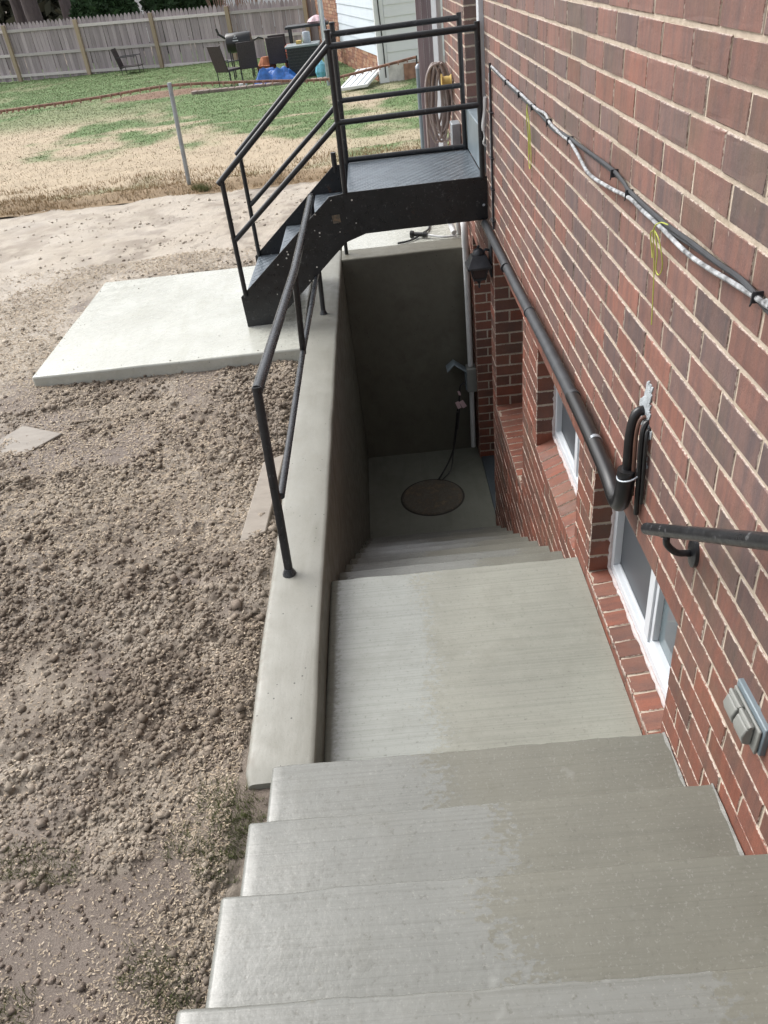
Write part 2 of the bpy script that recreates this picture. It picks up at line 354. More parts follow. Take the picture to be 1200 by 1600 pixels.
def np_mesh(name, V, Fq, cols, mat, parent=None, smooth=False, kind=None, loc=(0, 0, 0)):
    V = np.asarray(V, np.float32)-np.asarray(loc, np.float32); Fq = np.asarray(Fq, np.int32); k = Fq.shape[1]
    me = bpy.data.meshes.new(name); me.vertices.add(len(V)); me.vertices.foreach_set('co', V.ravel())
    me.loops.add(Fq.size); me.loops.foreach_set('vertex_index', Fq.ravel())
    me.polygons.add(len(Fq)); me.polygons.foreach_set('loop_start', np.arange(len(Fq), dtype=np.int32)*k)
    me.polygons.foreach_set('loop_total', np.full(len(Fq), k, np.int32))
    if smooth: me.polygons.foreach_set('use_smooth', np.ones(len(Fq), bool))
    me.update(); me.validate()
    if cols is not None:
        ca = me.color_attributes.new('Col', 'FLOAT_COLOR', 'POINT')
        ca.data.foreach_set('color', np.hstack([cols, np.ones((len(V), 1))]).astype(np.float32).ravel())
    me.materials.append(mat)
    o = bpy.data.objects.new(name, me); C.objects.link(o); o.location = loc
    if parent: o.parent = parent
    if kind: o['kind'] = kind
    return o
def bez(pts, n=8):   # Catmull-Rom
    P = [Vector(p) for p in pts]; P = [2*P[0]-P[1]]+P+[2*P[-1]-P[-2]]; out = []
    for i in range(1, len(P)-2):
        for k in range(n):
            t = k/n
            out.append(0.5*((2*P[i])+(-P[i-1]+P[i+1])*t+(2*P[i-1]-5*P[i]+4*P[i+1]-P[i+2])*t*t+(-P[i-1]+3*P[i]-3*P[i+1]+P[i+2])*t**3))
    return out+[P[-2]]

# ================================================================= THE GROUND
GZ = -2.15
def dirt_h(x, y):
    big = (fbm(x*1.1, y*1.1, 3, 5)-0.5)*0.16
    sandy = np.maximum(smooth(6.5, 7.6, y), smooth(-1.9, -2.9, x+0.5*(fbm(x*2, y*2, 3, 41)-0.5))*smooth(3.9, 4.9, y)); rough = (1-0.60*sandy)*(0.25+1.0*fbm(x*1.7, y*1.7, 3, 40))
    # flattened trodden patches
    flat = np.maximum(smooth(0.60, 0.72, fbm(x*2.3+9, y*2.3, 3, 77)), smooth(0.41, 0.54, fbm(x*3.1+2, y*3.1, 4, 78))*smooth(1.9, 1.2, y)); rough = rough*(1-0.9*flat)
    x = x+0.030*(vnoise(x*19, y*19, 71)-0.5)+0.012*(vnoise(x*60, y*60, 73)-0.5); y = y+0.030*(vnoise(x*19, y*19, 72)-0.5)+0.012*(vnoise(x*60, y*60, 74)-0.5)
    def bil(s, sd): n = vnoise(x*s, y*s, sd); return 1-np.abs(2*n-1)
    c = 0.026*(bil(5, 1)-0.5)+0.024*(vnoise(x*15, y*15, 2)-0.5)+0.017*(vnoise(x*31, y*31, 3)-0.5)+0.013*(vnoise(x*62, y*62, 4)-0.5)+0.010*(vnoise(x*125, y*125, 6)-0.5)
    h = GZ-0.01+big*0.5+c*rough
    h = h-0.03*smooth(0.12, 0.0, -0.63-x)*smooth(1.5, 1.9, y)                    # sinks beside the wall
    h = h-0.05*smooth(1.35, 1.0, y)*smooth(-0.95, -0.68, x)+0.05*np.exp(-((x+0.62)/0.16)**2-((y-1.45)/0.16)**2)   # hollow beside the steps, heap at the wall's end
    h = np.where(y > 9.2, h-0.04*smooth(9.2, 10.4, y), h)
    return h
ys = [0.1]
while ys[-1] < 10.6: ys.append(ys[-1]+0.0085+0.0032*ys[-1])
xs = [-0.50]
while xs[-1] > -7.0: xs.append(xs[-1]-0.0095-0.008*max(0, -xs[-1]-1.0)**1.2)
xs = np.array(xs[::-1]); ys = np.array(ys); X, Y = np.meshgrid(xs, ys)
Z = dirt_h(X, Y)
# keep the dirt under the patio slab
inslab = (X > -2.52) & (Y > 4.88) & (Y < 6.78); Z = np.where(inslab, np.minimum(Z, GZ-0.03), Z)
nx, ny = len(xs), len(ys)
ii = np.arange(nx*ny).reshape(ny, nx); Q = np.stack([ii[:-1, :-1], ii[:-1, 1:], ii[1:, 1:], ii[1:, :-1]], -1).reshape(-1, 4)
def dirt_col(x, y, z=None):
    n = fbm(x*1.5, y*1.5, 4, 60); n2 = fbm(x*7, y*7, 3, 61); n3 = vnoise(x*40, y*40, 62)
    brown = np.stack([0.178+0*x, 0.143+0*x, 0.112+0*x], -1); pale = np.stack([0.45+0*x, 0.395+0*x, 0.325+0*x], -1)
    damp = np.stack([0.172+0*x, 0.137+0*x, 0.115+0*x], -1)
    t = smooth(0.40, 0.70, n*0.55+n2*0.45)*0.45+0.14*n3
    far = smooth(6.2, 7.4, y+0.6*(n-0.5)); mott = smooth(0.45, 0.65, n2*0.6+n*0.4)*0.6
    t = np.clip(t*(1-far)+far*(0.95-mott), 0, 1)
    left = smooth(-1.9, -2.9, x+0.5*(fbm(x*2, y*2, 3, 41)-0.5))*smooth(3.9, 4.9, y); t = np.maximum(t, left*(0.9-0.5*mott))
    c = brown*(1-t[..., None])+pale*t[..., None]
    d = np.maximum(smooth(0.62, 0.72, fbm(x*2.3+9, y*2.3, 3, 77)), smooth(0.41, 0.54, fbm(x*3.1+2, y*3.1, 4, 78))*smooth(1.9, 1.2, y))*(1-far)*0.85
    return c*(1-d[..., None])+damp*d[..., None]
DC = dirt_col(X.ravel(), Y.ravel())
hl = Z.ravel()-(GZ-0.01); DC = DC*(0.97+0.10*(vnoise(X.ravel()*55, Y.ravel()*55, 66)-0.5))[:, None]
b = NB('loose_damp_dirt'); a = b.n('ShaderNodeVertexColor', layer_name='Col').outputs[0]
f = b.noise(170, 6, 0.85); fl = b.noise(420, 2, 0.5, b.pos((1, 2.2, 1)))
c = b.mix(b.ramp(f, [(0.3, 0.6), (0.55, 0.0)]), a, b.mix(1.0, a, (0.5, 0.48, 0.46), 'MULTIPLY'))
c = b.mix(b.ramp(fl, [(0.60, 0.0), (0.68, 0.8)]), c, (0.40, 0.34, 0.27))
b.set(Base_Color=c, Roughness=b.ramp(b.noise(2.5, 4), [(0.4, 0.85), (0.62, 0.6)])); n = b.bump(f, 0.8, 0.007); b.bump(fl, 0.4, 0.002, n)
MT['dirt'] = b.m
MT['clod'] = vcol_mat('dirt_clod', 0.9, 0.6, fine_scale=240)
MT['fleck'] = vcol_mat('pale_straw_flecks', 0.8, 0, fine_scale=40)
np_mesh('dirt_yard', np.stack([X.ravel(), Y.ravel(), Z.ravel()], -1), Q, DC, MT['dirt'], smooth=True, kind='structure')

def grassness(x, y):
    n = fbm(x*0.55, y*0.40, 4, 90); n2 = fbm(x*2.2, y*1.4, 3, 91)
    g = smooth(0.42, 0.60, n*0.65+n2*0.35+0.045*(y-14.5)/3+0.02*(x+1.5))
    g = g*smooth(10.6, 12.2, y+1.6*(n2-0.5))
    streak = smooth(0.60, 0.72, fbm(x*0.5+3, y*1.6, 3, 95))*(1-smooth(18, 21, y))
    g = g*(1-0.8*streak)
    bare = np.exp(-(((x+5.4)/1.8)**2+((y-22.2)/0.9)**2)*1.6); g = np.clip(g+0.75*smooth(17.5, 20, y), 0, 1)*(1-smooth(0.3, 0.6, bare))
    return np.clip(g, 0, 1), bare
def lawn_col(x, y):
    g, bare = grassness(x, y)
    straw = np.array([0.42, 0.345, 0.25]); green = np.array([0.135, 0.20, 0.085]); soil = np.array([0.21, 0.135, 0.095]); umber = np.array([0.21, 0.14, 0.075])
    c = straw*(1-g[..., None])+green*g[..., None]
    e = smooth(11.1, 10.5, y+0.7*(fbm(x*1.5, y*1.5, 3, 97)-0.5)); c = c*(1-0.7*e[..., None])+umber*0.7*e[..., None]
    bb = smooth(0.3, 0.6, bare)[..., None]; c = c*(1-bb)+soil*bb
    v = 0.82+0.36*fbm(x*5, y*5, 3, 99); return c*v[..., None]
lx = np.linspace(-22, 9, 260); ly = 10.15+(np.linspace(0, 1, 260)**1.6)*25; LX, LY = np.meshgrid(lx, ly)
def lawn_h(x, y): return GZ-0.05-0.10*smooth(11, 18, y)+0.05*(fbm(x*0.9, y*0.9, 3, 31)-0.5)+0.03*(fbm(x*6, y*6, 2, 32)-0.5)+0.05*np.exp(-((y-10.6)/0.35)**2)
ii = np.arange(260*260).reshape(260, 260); Q = np.stack([ii[:-1, :-1], ii[:-1, 1:], ii[1:, 1:], ii[1:, :-1]], -1).reshape(-1, 4)
np_mesh('lawn', np.stack([LX.ravel(), LY.ravel(), lawn_h(LX, LY).ravel()], -1), Q, lawn_col(LX.ravel(), LY.ravel()), vcol_mat('patchy_lawn_soil', 0.95, 0.6, fine_scale=60), smooth=True, kind='structure')
gm = simple('dull_earth', (0.20, 0.165, 0.13), 0.95, 0, 0.25, 0.6, 0.3)
# one sheet to the horizon with the stairwell cut out of it
g = MB(); zg = GZ-0.30
for (x0, x1, y0, y1) in ((-400, -0.64, -300, 600), (0.9, 400, -300, 600), (-0.64, 0.9, 6.95, 600), (-0.64, 0.9, -300, -1.6)):
    g.add([(x0, y0, zg), (x1, y0, zg), (x1, y1, zg), (x0, y1, zg)], [(0, 1, 2, 3)])
tag(g.build('ground', gm), kind='structure')

# clods
def scatter_clods(n, seed):
    r = np.random.default_rng(seed)
    y = 0.45+(r.random(n)**1.4)*9.4; x = -0.66-(r.random(n)**1.15)*(0.9+0.6*y)
    k = ~((x > -2.50) & (y > 4.88) & (y < 6.76)); x, y = x[k], y[k]; n = len(x)
    dens = fbm(x*2, y*2, 3, 15); flat = np.maximum(smooth(0.60, 0.72, fbm(x*2.3+9, y*2.3, 3, 77)), smooth(0.41, 0.54, fbm(x*3.1+2, y*3.1, 4, 78))*smooth(1.9, 1.2, y)); k = r.random(n) < (smooth(0.30, 0.6, dens)+0.25)*(1-0.92*flat)*(1-0.95*np.maximum(smooth(6.0, 7.4, y), smooth(-1.9, -2.9, x)*smooth(3.9, 4.9, y))); x, y = x[k], y[k]; n = len(x)
    s = 0.0024+0.0090*r.random(n)**4.0+0.012*r.random(n)**22; s *= 0.72+0.16*np.minimum(y, 6.0)-0.12*np.maximum(0, np.minimum(y, 9)-6.5)
    base = np.array([(-1, -1, -1), (1, -1, -1), (1, 1, -1), (-1, 1, -1), (-1, -1, 1), (1, -1, 1), (1, 1, 1), (-1, 1, 1)], float)*0.7
    fc = np.array([(0, 3, 2, 1), (4, 5, 6, 7), (0, 1, 5, 4), (1, 2, 6, 5), (2, 3, 7, 6), (3, 0, 4, 7)])
    J = base[None]*(0.45+0.9*r.random((n, 8, 3))); A = r.normal(size=(n, 3, 3)); Qm, _ = np.linalg.qr(A)
    V = np.einsum('nij,nkj->nki', Qm, J)*s[:, None, None]; V[:, :, 2] *= 0.8
    z = dirt_h(x, y)+s*0.15; V += np.stack([x, y, z], -1)[:, None]
    col = dirt_col(x, y)*(0.80+0.45*r.random((n, 1))); cols = np.repeat(col, 8, 0)
    Fq = (fc[None]+(np.arange(n)*8)[:, None, None]).reshape(-1, 4)
    return V.reshape(-1, 3), Fq, cols
V, Fq, cols = scatter_clods(185000, 3)
tag(np_mesh('dirt_clods', V, Fq, cols, MT['clod'], smooth=False, kind='stuff'), 'loose brown clods of dirt strewn over the yard beside the wall', 'dirt')
def crumbs(n, seed):
    r = np.random.default_rng(seed); x = -2.48+r.random(n)*1.83; e = r.random(n)**3*0.5; y = np.where(r.random(n) < 0.5, 4.89+e, 6.74-e)
    x = np.where(r.random(n) < 0.25, -2.47+r.random(n)**2.5*0.4, x); y = np.where(x < -2.3, 4.9+r.random(n)*1.8, y); s = 0.0012+0.006*r.random(n)**4
    base = np.array([(-1, -1, -1), (1, -1, -1), (1, 1, -1), (-1, 1, -1), (-1, -1, 1), (1, -1, 1), (1, 1, 1), (-1, 1, 1)], float)*0.7; fc = np.array([(0, 3, 2, 1), (4, 5, 6, 7), (0, 1, 5, 4), (1, 2, 6, 5), (2, 3, 7, 6), (3, 0, 4, 7)])
    V = base[None]*(0.4+0.9*r.random((n, 8, 3)))*s[:, None, None]; V[:, :, 2] *= 0.7; V += np.stack([x, y, -2.076+s*0.35], -1)[:, None]
    return V.reshape(-1, 3), (fc[None]+(np.arange(n)*8)[:, None, None]).reshape(-1, 4), np.repeat(dirt_col(x, y)*(0.6+0.4*r.random((n, 1))), 8, 0)
V, Fq, cols = crumbs(110, 9)
tag(np_mesh('dirt_crumbs', V, Fq, cols, MT['clod'], kind='stuff'), 'small crumbs of dirt spilled over the edges of the concrete pad', 'dirt')
# straw / wood chip flecks
def flecks(n, seed):
    r = np.random.default_rng(seed); y = 0.4+(r.random(n)**1.35)*7.2; x = -0.66-r.random(n)*(0.9+0.62*y)
    k = ~((x > -2.50) & (y > 4.90) & (y < 6.74)); x, y = x[k], y[k]
    den = fbm(x*1.6+4, y*1.6, 4, 21); k = r.random(len(x)) < 0.22+0.80*smooth(0.42, 0.68, den); x, y = x[k], y[k]; n = len(x)
    an = r.normal(0.35, 0.9, n); L = (0.0018+0.0034*r.random(n))*(0.72+0.24*y); W = L*(0.25+0.3*r.random(n)); tl = r.normal(0, 0.4, n)*L
    z = dirt_h(x, y)+0.0035+0.003*r.random(n)
    dx, dy = np.cos(an)*L, np.sin(an)*L; px, py = -np.sin(an)*W, np.cos(an)*W
    V = np.stack([np.stack([x-dx-px, y-dy-py, z-tl], -1), np.stack([x+dx-px*.6, y+dy-py*.6, z+tl], -1), np.stack([x+dx+px, y+dy+py, z+tl+W*.3], -1), np.stack([x-dx+px*.7, y-dy+py*.7, z-tl+W*.3], -1)], 1)
    col = np.array([0.43, 0.37, 0.29])*(0.55+0.7*r.random((n, 1)))+np.array([0.03, 0, -0.02])*r.random((n, 1))
    return V.reshape(-1, 3), np.arange(n*4).reshape(n, 4), np.repeat(col, 4, 0)
V, Fq, cols = flecks(210000, 8)
tag(np_mesh('straw_flecks', V, Fq, cols, MT['fleck'], kind='stuff'), 'pale chopped straw and seed flecks scattered on the dirt', 'straw')

# grass blades
def blades(n, seed, box, hmin, hmax, wid, keep=None, colf=None, hf=lawn_h):
    r = np.random.default_rng(seed); x = box[0]+r.random(n)*(box[1]-box[0]); y = box[2]+r.random(n)**1.35*(box[3]-box[2])
    if keep is not None: k = r.random(n) < keep(x, y); x, y = x[k], y[k]
    n = len(x); h = hmin+(hmax-hmin)*r.random(n); an = r.random(n)*2*PI; lean = h*(0.2+0.7*r.random(n)); la = r.random(n)*2*PI
    z = hf(x, y)-0.004; wx, wy = np.cos(an)*wid*(1+0.05*y), np.sin(an)*wid*(1+0.05*y)
    V = np.stack([np.stack([x-wx, y-wy, z], -1), np.stack([x+wx, y+wy, z], -1), np.stack([x+np.cos(la)*lean, y+np.sin(la)*lean, z+h], -1)], 1)
    col = colf(x, y)*(0.75+0.6*r.random((n, 1))); mixk = (r.random(n) < 0.22)[:, None]; col = np.where(mixk & (hmax < 0.034001) & (wid > 0.003), np.array([[0.33, 0.30, 0.19]])*(0.8+0.4*r.random((n, 1))), col); return V.reshape(-1, 3), np.arange(n*3).reshape(n, 3), np.repeat(col, 3, 0)
V, Fq, cols = blades(260000, 4, (-15, 2.6, 10.25, 31.5), 0.010, 0.034, 0.0040, lambda x, y: 0.35+0.65*grassness(x, y)[0], lambda x, y: lawn_col(x, y)*1.08)
tag(np_mesh('grass', V, Fq, cols, vcol_mat('grass_blades', 0.8, 0), kind='stuff'), 'patchy green and straw coloured grass of the back lawn', 'grass')
V, Fq, cols = blades(22000, 14, (-9, 1.4, 10.2, 11.9), 0.02, 0.07, 0.0030, lambda x, y: smooth(0.3, 0.7, fbm(x*2.2, y*2.2, 3, 44)), lambda x, y: np.tile(np.array([[0.30, 0.215, 0.12]]), (len(x), 1)))
tag(np_mesh('dead_grass', V, Fq, cols, vcol_mat('dead_grass_blades', 0.8, 0), kind='stuff'), 'brown dead grass fringe where the lawn meets the bare dirt', 'grass')
tuftc = [(-0.72, 1.52), (-0.80, 1.38), (-0.70, 1.30), (-0.62, 1.42), (-0.66, 1.47), (-0.66, 1.36), (-0.60, 1.36), (-0.78, 0.98), (-0.86, 1.02), (-1.32, 1.36), (-1.2, 1.33), (-0.70, 0.86), (-0.76, 0.90), (-1.22, 0.93), (-2.2, 10.3), (-2.3, 10.4)]
VV = []; FF = []; CC = []; off = 0
for i, (tx, ty) in enumerate(tuftc):
    V, Fq, cols = blades(420 if ty < 9 else 700, 50+i, (tx-0.07, tx+0.07, ty-0.06, ty+0.06), 0.008, 0.035 if ty < 9 else 0.12, 0.0012, None, lambda x, y: np.tile(np.array([[0.13, 0.15, 0.06]]), (len(x), 1)), dirt_h)
    VV.append(V); FF.append(Fq+off); CC.append(cols); off += len(V)
tag(np_mesh('weed_tufts', np.vstack(VV), np.vstack(FF), np.vstack(CC), vcol_mat('weed_blades', 0.8, 0), kind='stuff'), 'sparse green weeds sprouting in the dirt beside the steps', 'weeds')

# ================================================================= CONCRETE WORK
XW = 0.70   # face of the brick wall
NOSE = [(-0.33, -0.82, -0.47), (-0.02, -1.02, -0.475), (0.28, -1.22, -0.48), (0.588, -1.42, -0.487), (0.886, -1.61, -0.497), (1.190, -1.81, -0.513), (1.508, -2.01, -0.517)]
stairs = thing('concrete_stairway', 'new grey concrete steps running down beside the brick wall to the basement', 'stairs', (0.1, 2.63, -4.06))
def step_block(name, xl, xr, yb, yn, zt, zb, mat, seed, tone_x):
    """rounded-nose block extruded along x, with slightly wavy edges"""
    r = 0.009; prof = [(yb, zb), (yb, zt)]
    m = max(2, int((yn-yb)/0.12))
    prof += [(yb+(yn-r-yb)*k/m, zt) for k in range(1, m+1)]
    prof += [(yn-r+r*math.sin(a), zt-r+r*math.cos(a)) for a in (PI/8, PI/4, 3*PI/8, PI/2)]
    prof += [(yn, zt-0.09), (yn-0.012, zb)]
    nn = len(prof); NX = 48; vs = []; fs = []
    w0 = xr-xl; ts = [0, 0.003/w0, 0.007/w0, 0.012/w0]+[0.012/w0+(1-0.024/w0)*i/42 for i in range(1, 43)]+[1-0.006/w0, 1.0]; NX = len(ts)-1
    for i in range(NX+1):
        t = ts[i]; x = xl+(xr-xl)*t; e = t*(xr-xl); sh = 0.007*max(0, 1-e/0.012)**2
        for (y, z) in prof:
            w_ = 0.0035*(vnoise(np.array([x*9]), np.array([seed*3.1]))[0]-0.5)*2+0.0022*(vnoise(np.array([x*37]), np.array([seed*1.7]))[0]-0.5)*2
            top = z > zt-0.02
            dz = (0.004*(fbm(np.array([x*4]), np.array([y*4+seed]))[0]-0.5)) if top else 0
            vs.append((x, y+(w_ if y > yb+0.02 and y > yn-0.03 else 0), z+dz-(sh if top else 0)))
    for i in range(NX):
        for k in range(nn-1): fs.append((i*nn+k, i*nn+k+1, (i+1)*nn+k+1, (i+1)*nn+k))
    fs += [tuple(range(nn)), tuple(range(NX*nn, NX*nn+nn))[::-1]]
    o = MB().add(vs, fs).build(name, mat, stairs, smooth=True); o.color = (tone_x, 0, 0, 1); return o
prev = -0.75
TONE_X = [0.3, 0.3, 0.2, 0.42, 0.12, 0.19, -0.07]
for k, (yn, zt, xl) in enumerate(NOSE):
    step_block('step', xl, XW-0.002, prev, yn, zt, zt-0.42, MT['step'], k+1, TONE_X[k]); prev = yn-0.0005
step_block('landing', -0.394, XW-0.002, 1.5085, 2.63, -2.23, -2.62, MT['landing'], 11, 0.0)
prev = 2.6295; lows = []
for n in range(1, 9):
    yn = 2.63+0.3005*n; zt = -2.23-0.2033*n; lows.append((yn, zt))
    step_block('step', -0.394, XW-0.002, prev, yn, zt, zt-0.4, MT['step'], 20+n, 0.05+0.25*(n % 3)); prev = yn-0.0005
# thin cement smear where each upper step meets the bricks
smear_mat = simple('pale_cement_smear', (0.215, 0.215, 0.20), 0.8, 0, 0.25, 60, 0.5)
for (yn, zt, xl), yb in zip(NOSE[3:], [0.28, 0.588, 0.886, 1.19]):
    sm = MB(); N = 40; hs_ = [0.003+0.011*float(vnoise(np.array([(yb+k*0.0077)*26]), np.array([4.4]))[0]) for k in range(N+1)]
    vs = []; fs = []
    for k in range(N+1):
        y = yb+(yn-0.004-yb)*k/N; a = hs_[k]*0.55; vs += [(XW-0.0045, y, zt+0.001), (XW-0.0045, y, zt+a*0.8), (XW-0.0030, y, zt+a), (XW-a*0.9-0.003, y, zt+0.0035), (XW-a*1.3-0.004, y, zt+0.0015)]
    for k in range(N):
        a, b_ = k*5, k*5+5; fs += [(a+1, a+2, b_+2, b_+1), (a+3, a+1, b_+1, b_+3), (a+4, a+3, b_+3, b_+4)]
    sm.add(vs, fs).build('cement_smear', smear_mat, stairs, smooth=True)

# retaining wall, an L: a long side wall and the wall across the far end
def swept(prof_fn, t0, t1, N, axis):
    vs = []; fs = []
    for i in range(N+1):
        t = t0+(t1-t0)*i/N; pr = prof_fn(t); n = len(pr)
        for p in pr: vs.append((p[0], t, p[1]) if axis == 'y' else (t, p[0], p[1]))
    for i in range(N):
        for k in range(n): fs.append((i*n+k, i*n+(k+1) % n, (i+1)*n+(k+1) % n, (i+1)*n+k))
    fs += [tuple(range(n)), tuple(range(N*n, N*n+n))]
    return vs, fs
rw = thing('retaining_wall', 'smooth grey concrete retaining wall along and across the end of the stairwell', 'retaining wall', (-0.5, 4.2, -4.06))
def rnd(x0, x1, zt, zb, r=0.022, wob=0.0):
    p = [(x0, zb), (x0, zb+(zt-zb)*0.5), (x0, zt-r)]
    p += [(x0+r-r*math.cos(a), zt-r+r*math.sin(a)) for a in (PI/8, PI/4, 3*PI/8)]+[(x0+r, zt)]
    p += [(x0+(x1-x0)*q, zt+0.002) for q in (0.35, 0.65)]+[(x1-r, zt)]
    p += [(x1-r+r*math.sin(a), zt-r+r*math.cos(a)) for a in (PI/8, PI/4, 3*PI/8)]+[(x1, zt-r), (x1, zt-0.25), (x1+wob, zt-0.8), (x1, zb)]
    return p
def side_prof(y):
    n1 = float(vnoise(np.array([y*1.9]), np.array([3.3]))[0])-0.5; n2 = float(vnoise(np.array([y*5]), np.array([8.3]))[0])-0.5; n3 = float(vnoise(np.array([y*1.3]), np.array([13.3]))[0])-0.5
    e = 0.0 if y > 1.56 else 0.012
    return rnd(-0.628+0.010*n1+e, -0.395+0.006*n2, -2.07+0.012*n3-0.02*float(smooth(2.2, 1.6, y))-e, -4.3, 0.024, -0.035*math.sin(min(1, max(0, (y-1.5)/5))*PI))
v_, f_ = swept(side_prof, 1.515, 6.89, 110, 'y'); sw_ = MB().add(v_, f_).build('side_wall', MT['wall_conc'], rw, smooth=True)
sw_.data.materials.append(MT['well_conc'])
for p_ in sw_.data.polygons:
    if p_.normal.x > 0.75: p_.material_index = 1  # faces toward the stairwell take the darker concrete
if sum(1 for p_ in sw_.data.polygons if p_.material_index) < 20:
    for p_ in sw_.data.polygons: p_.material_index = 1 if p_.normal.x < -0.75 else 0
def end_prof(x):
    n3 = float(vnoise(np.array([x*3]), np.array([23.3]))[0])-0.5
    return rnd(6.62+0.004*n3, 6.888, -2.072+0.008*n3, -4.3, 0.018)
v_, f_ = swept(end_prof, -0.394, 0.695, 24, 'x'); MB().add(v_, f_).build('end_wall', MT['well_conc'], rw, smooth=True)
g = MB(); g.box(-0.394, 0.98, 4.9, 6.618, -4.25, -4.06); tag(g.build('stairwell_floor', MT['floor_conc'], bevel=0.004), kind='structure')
# concrete pad at the foot of the metal stair, and the patio behind the end wall
def slab(name, x0, x1, y0, y1, zt, zb, seed, mat):
    m = MB(); N = 24; top = []
    def jig(x, y): return (x+0.012*(vnoise(np.array([y*4]), np.array([seed]))[0]-0.5), y+0.014*(vnoise(np.array([x*3.5]), np.array([seed+4]))[0]-0.5))
    per = [(x0+(x1-x0)*i/N, y0) for i in range(N)]+[(x1, y0+(y1-y0)*i/N) for i in range(N)]+[(x1-(x1-x0)*i/N, y1) for i in range(N)]+[(x0, y1-(y1-y0)*i/N) for i in range(N)]
    per = [jig(*p) for p in per]; n = len(per)
    m.add([(x, y, zt) for x, y in per]+[(x, y, zb) for x, y in per], [tuple(range(n)), tuple(range(n, 2*n))[::-1]]+[(i, n+i, n+(i+1) % n, (i+1) % n) for i in range(n)])
    return tag(m.build(name, mat, bevel=0.014, segs=3), kind='structure')
slab('concrete_pad', -2.49, -0.635, 4.865, 6.76, -2.076, -2.26, 5.0, MT['slab'])
slab('patio', -0.40, 0.685, 6.900, 8.6, -2.085, -2.25, 9.0, MT['slab'])
# rusty round cover, proud of the floor
cv = thing('drain_cover', 'rusty round iron cover set in the stairwell floor', 'drain cover', (0.19, 5.82, -4.06))
m = MB(); m.lathe((0.19, 5.82, -4.066), [(0.275, 0.0), (0.275, 0.012), (0.262, 0.018), (0.255, 0.014), (0.02, 0.016)], 48); m.build('cover_plate', MT['rustcover'], cv, smooth=True)
m = MB(); m.lathe((0.19, 5.82, -4.064), [(0.276, 0.0), (0.276, 0.007), (0.292, 0.007), (0.296, 0.0)], 48); m.build('rim', simple('dark_rust_rim', (0.035, 0.03, 0.025), 0.8, 0, 0.3, 20, 0.4), cv, smooth=True)

# ================================================================= THE BRICK HOUSE
house = thing('brick_house', 'red brick house wall with basement windows beside the stairs', 'house', (0.9, 4.0, -4.25))
CH = 0.0824; Z0 = -0.19      # bed joints at Z0 - k*CH
WALL_Y0, WALL_Y1 = -1.4, 8.15; ZTOP, ZBOT = Z0+CH*17, Z0-CH*49
OPEN = [dict(y0=1.545, y1=2.455, z1=Z0-17*CH, z0=Z0-24*CH, d=0.105, n='w1'), dict(y0=2.70, y1=3.61, z1=Z0-18*CH, z0=Z0-25*CH, d=0.11, n='w2'),
        dict(y0=4.03, y1=5.155, z1=Z0-18*CH, z0=Z0-32*CH, d=0.24, n='w3'), dict(y0=5.345, y1=6.40, z1=Z0-21*CH, z0=-4.30, d=0.21, n='door'),
        dict(y0=5.42, y1=6.47, z1=ZTOP+0.5, z0=Z0-13*CH, d=0.13, n='updoor')]
# backing wall of mortar: cells of a rectangular grid that are not openings
cy = sorted({WALL_Y0, WALL_Y1, *[o['y0'] for o in OPEN], *[o['y1'] for o in OPEN]}); cz = sorted({ZBOT, ZTOP, *[max(ZBOT, o['z0']) for o in OPEN], *[min(ZTOP, o['z1']) for o in OPEN]})
wb = MB(); XM = XW+0.0029
for i in range(len(cy)-1):
    for j in range(len(cz)-1):
        ym, zm = (cy[i]+cy[i+1])/2, (cz[j]+cz[j+1])/2
        if any(o['y0'] < ym < o['y1'] and o['z0'] < zm < o['z1'] for o in OPEN): continue
        wb.box(XM, XW+0.35, cy[i], cy[i+1], cz[j], cz[j+1])
wb.box(XW+0.35, XW+4.5, WALL_Y0+0.01, WALL_Y1-0.01, ZBOT, ZTOP-0.01)
wall = wb.build('wall', MT['mortar'], house)
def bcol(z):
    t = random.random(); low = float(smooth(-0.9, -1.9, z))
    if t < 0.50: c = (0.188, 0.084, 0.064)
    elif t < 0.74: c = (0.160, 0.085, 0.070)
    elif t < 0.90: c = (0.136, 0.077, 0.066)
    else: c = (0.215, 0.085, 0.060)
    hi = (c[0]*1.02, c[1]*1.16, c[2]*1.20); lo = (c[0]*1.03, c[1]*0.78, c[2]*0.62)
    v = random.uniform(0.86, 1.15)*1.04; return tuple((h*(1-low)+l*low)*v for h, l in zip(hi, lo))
def brick_geo(O, u, v, n, du, dv, dep, j=0.0018, col=None, bv=0.0022):
    """one brick: O lower corner on the face plane, u and v along the face, n outward; alpha marks the rim where mortar smears"""
    O, u, v, n = Vector(O), Vector(u), Vector(v), Vector(n); R = lambda s=j: random.uniform(-s, s)
    pr = random.uniform(-0.0012, 0.0016)
    cs = [(0, 0), (du/2, 0), (du, 0), (du, dv/2), (du, dv), (du/2, dv), (0, dv), (0, dv/2)]; cs = [(a+R(), b_+R()) for a, b_ in cs]
    def ins(a, b_, d, h): return O+u*min(max(a, d), du-d)+v*min(max(b_, d), dv-d)+n*h
    d1 = min(0.013, du*0.3, dv*0.3)
    inn = [ins(a, b_, d1, pr+R(0.0006)) for a, b_ in cs]
    fr = [ins(a, b_, bv, pr+R(0.0008)) for a, b_ in cs]
    md = [O+u*a+v*b_+n*(pr-0.0025) for a, b_ in cs]; bk = [O+u*a+v*b_-n*dep for a, b_ in cs]
    fs = [tuple(range(8))]
    for k in (0, 8, 16): fs += [(k+i, k+(i+1) % 8, k+8+(i+1) % 8, k+8+i) for i in range(8)]
    cc = [(*col, 0.0)]*8+[(*col, 0.78)]*8+[(*col, 1.0)]*8+[(*col, 0.6)]*8
    return inn+fr+md+bk, fs, cc
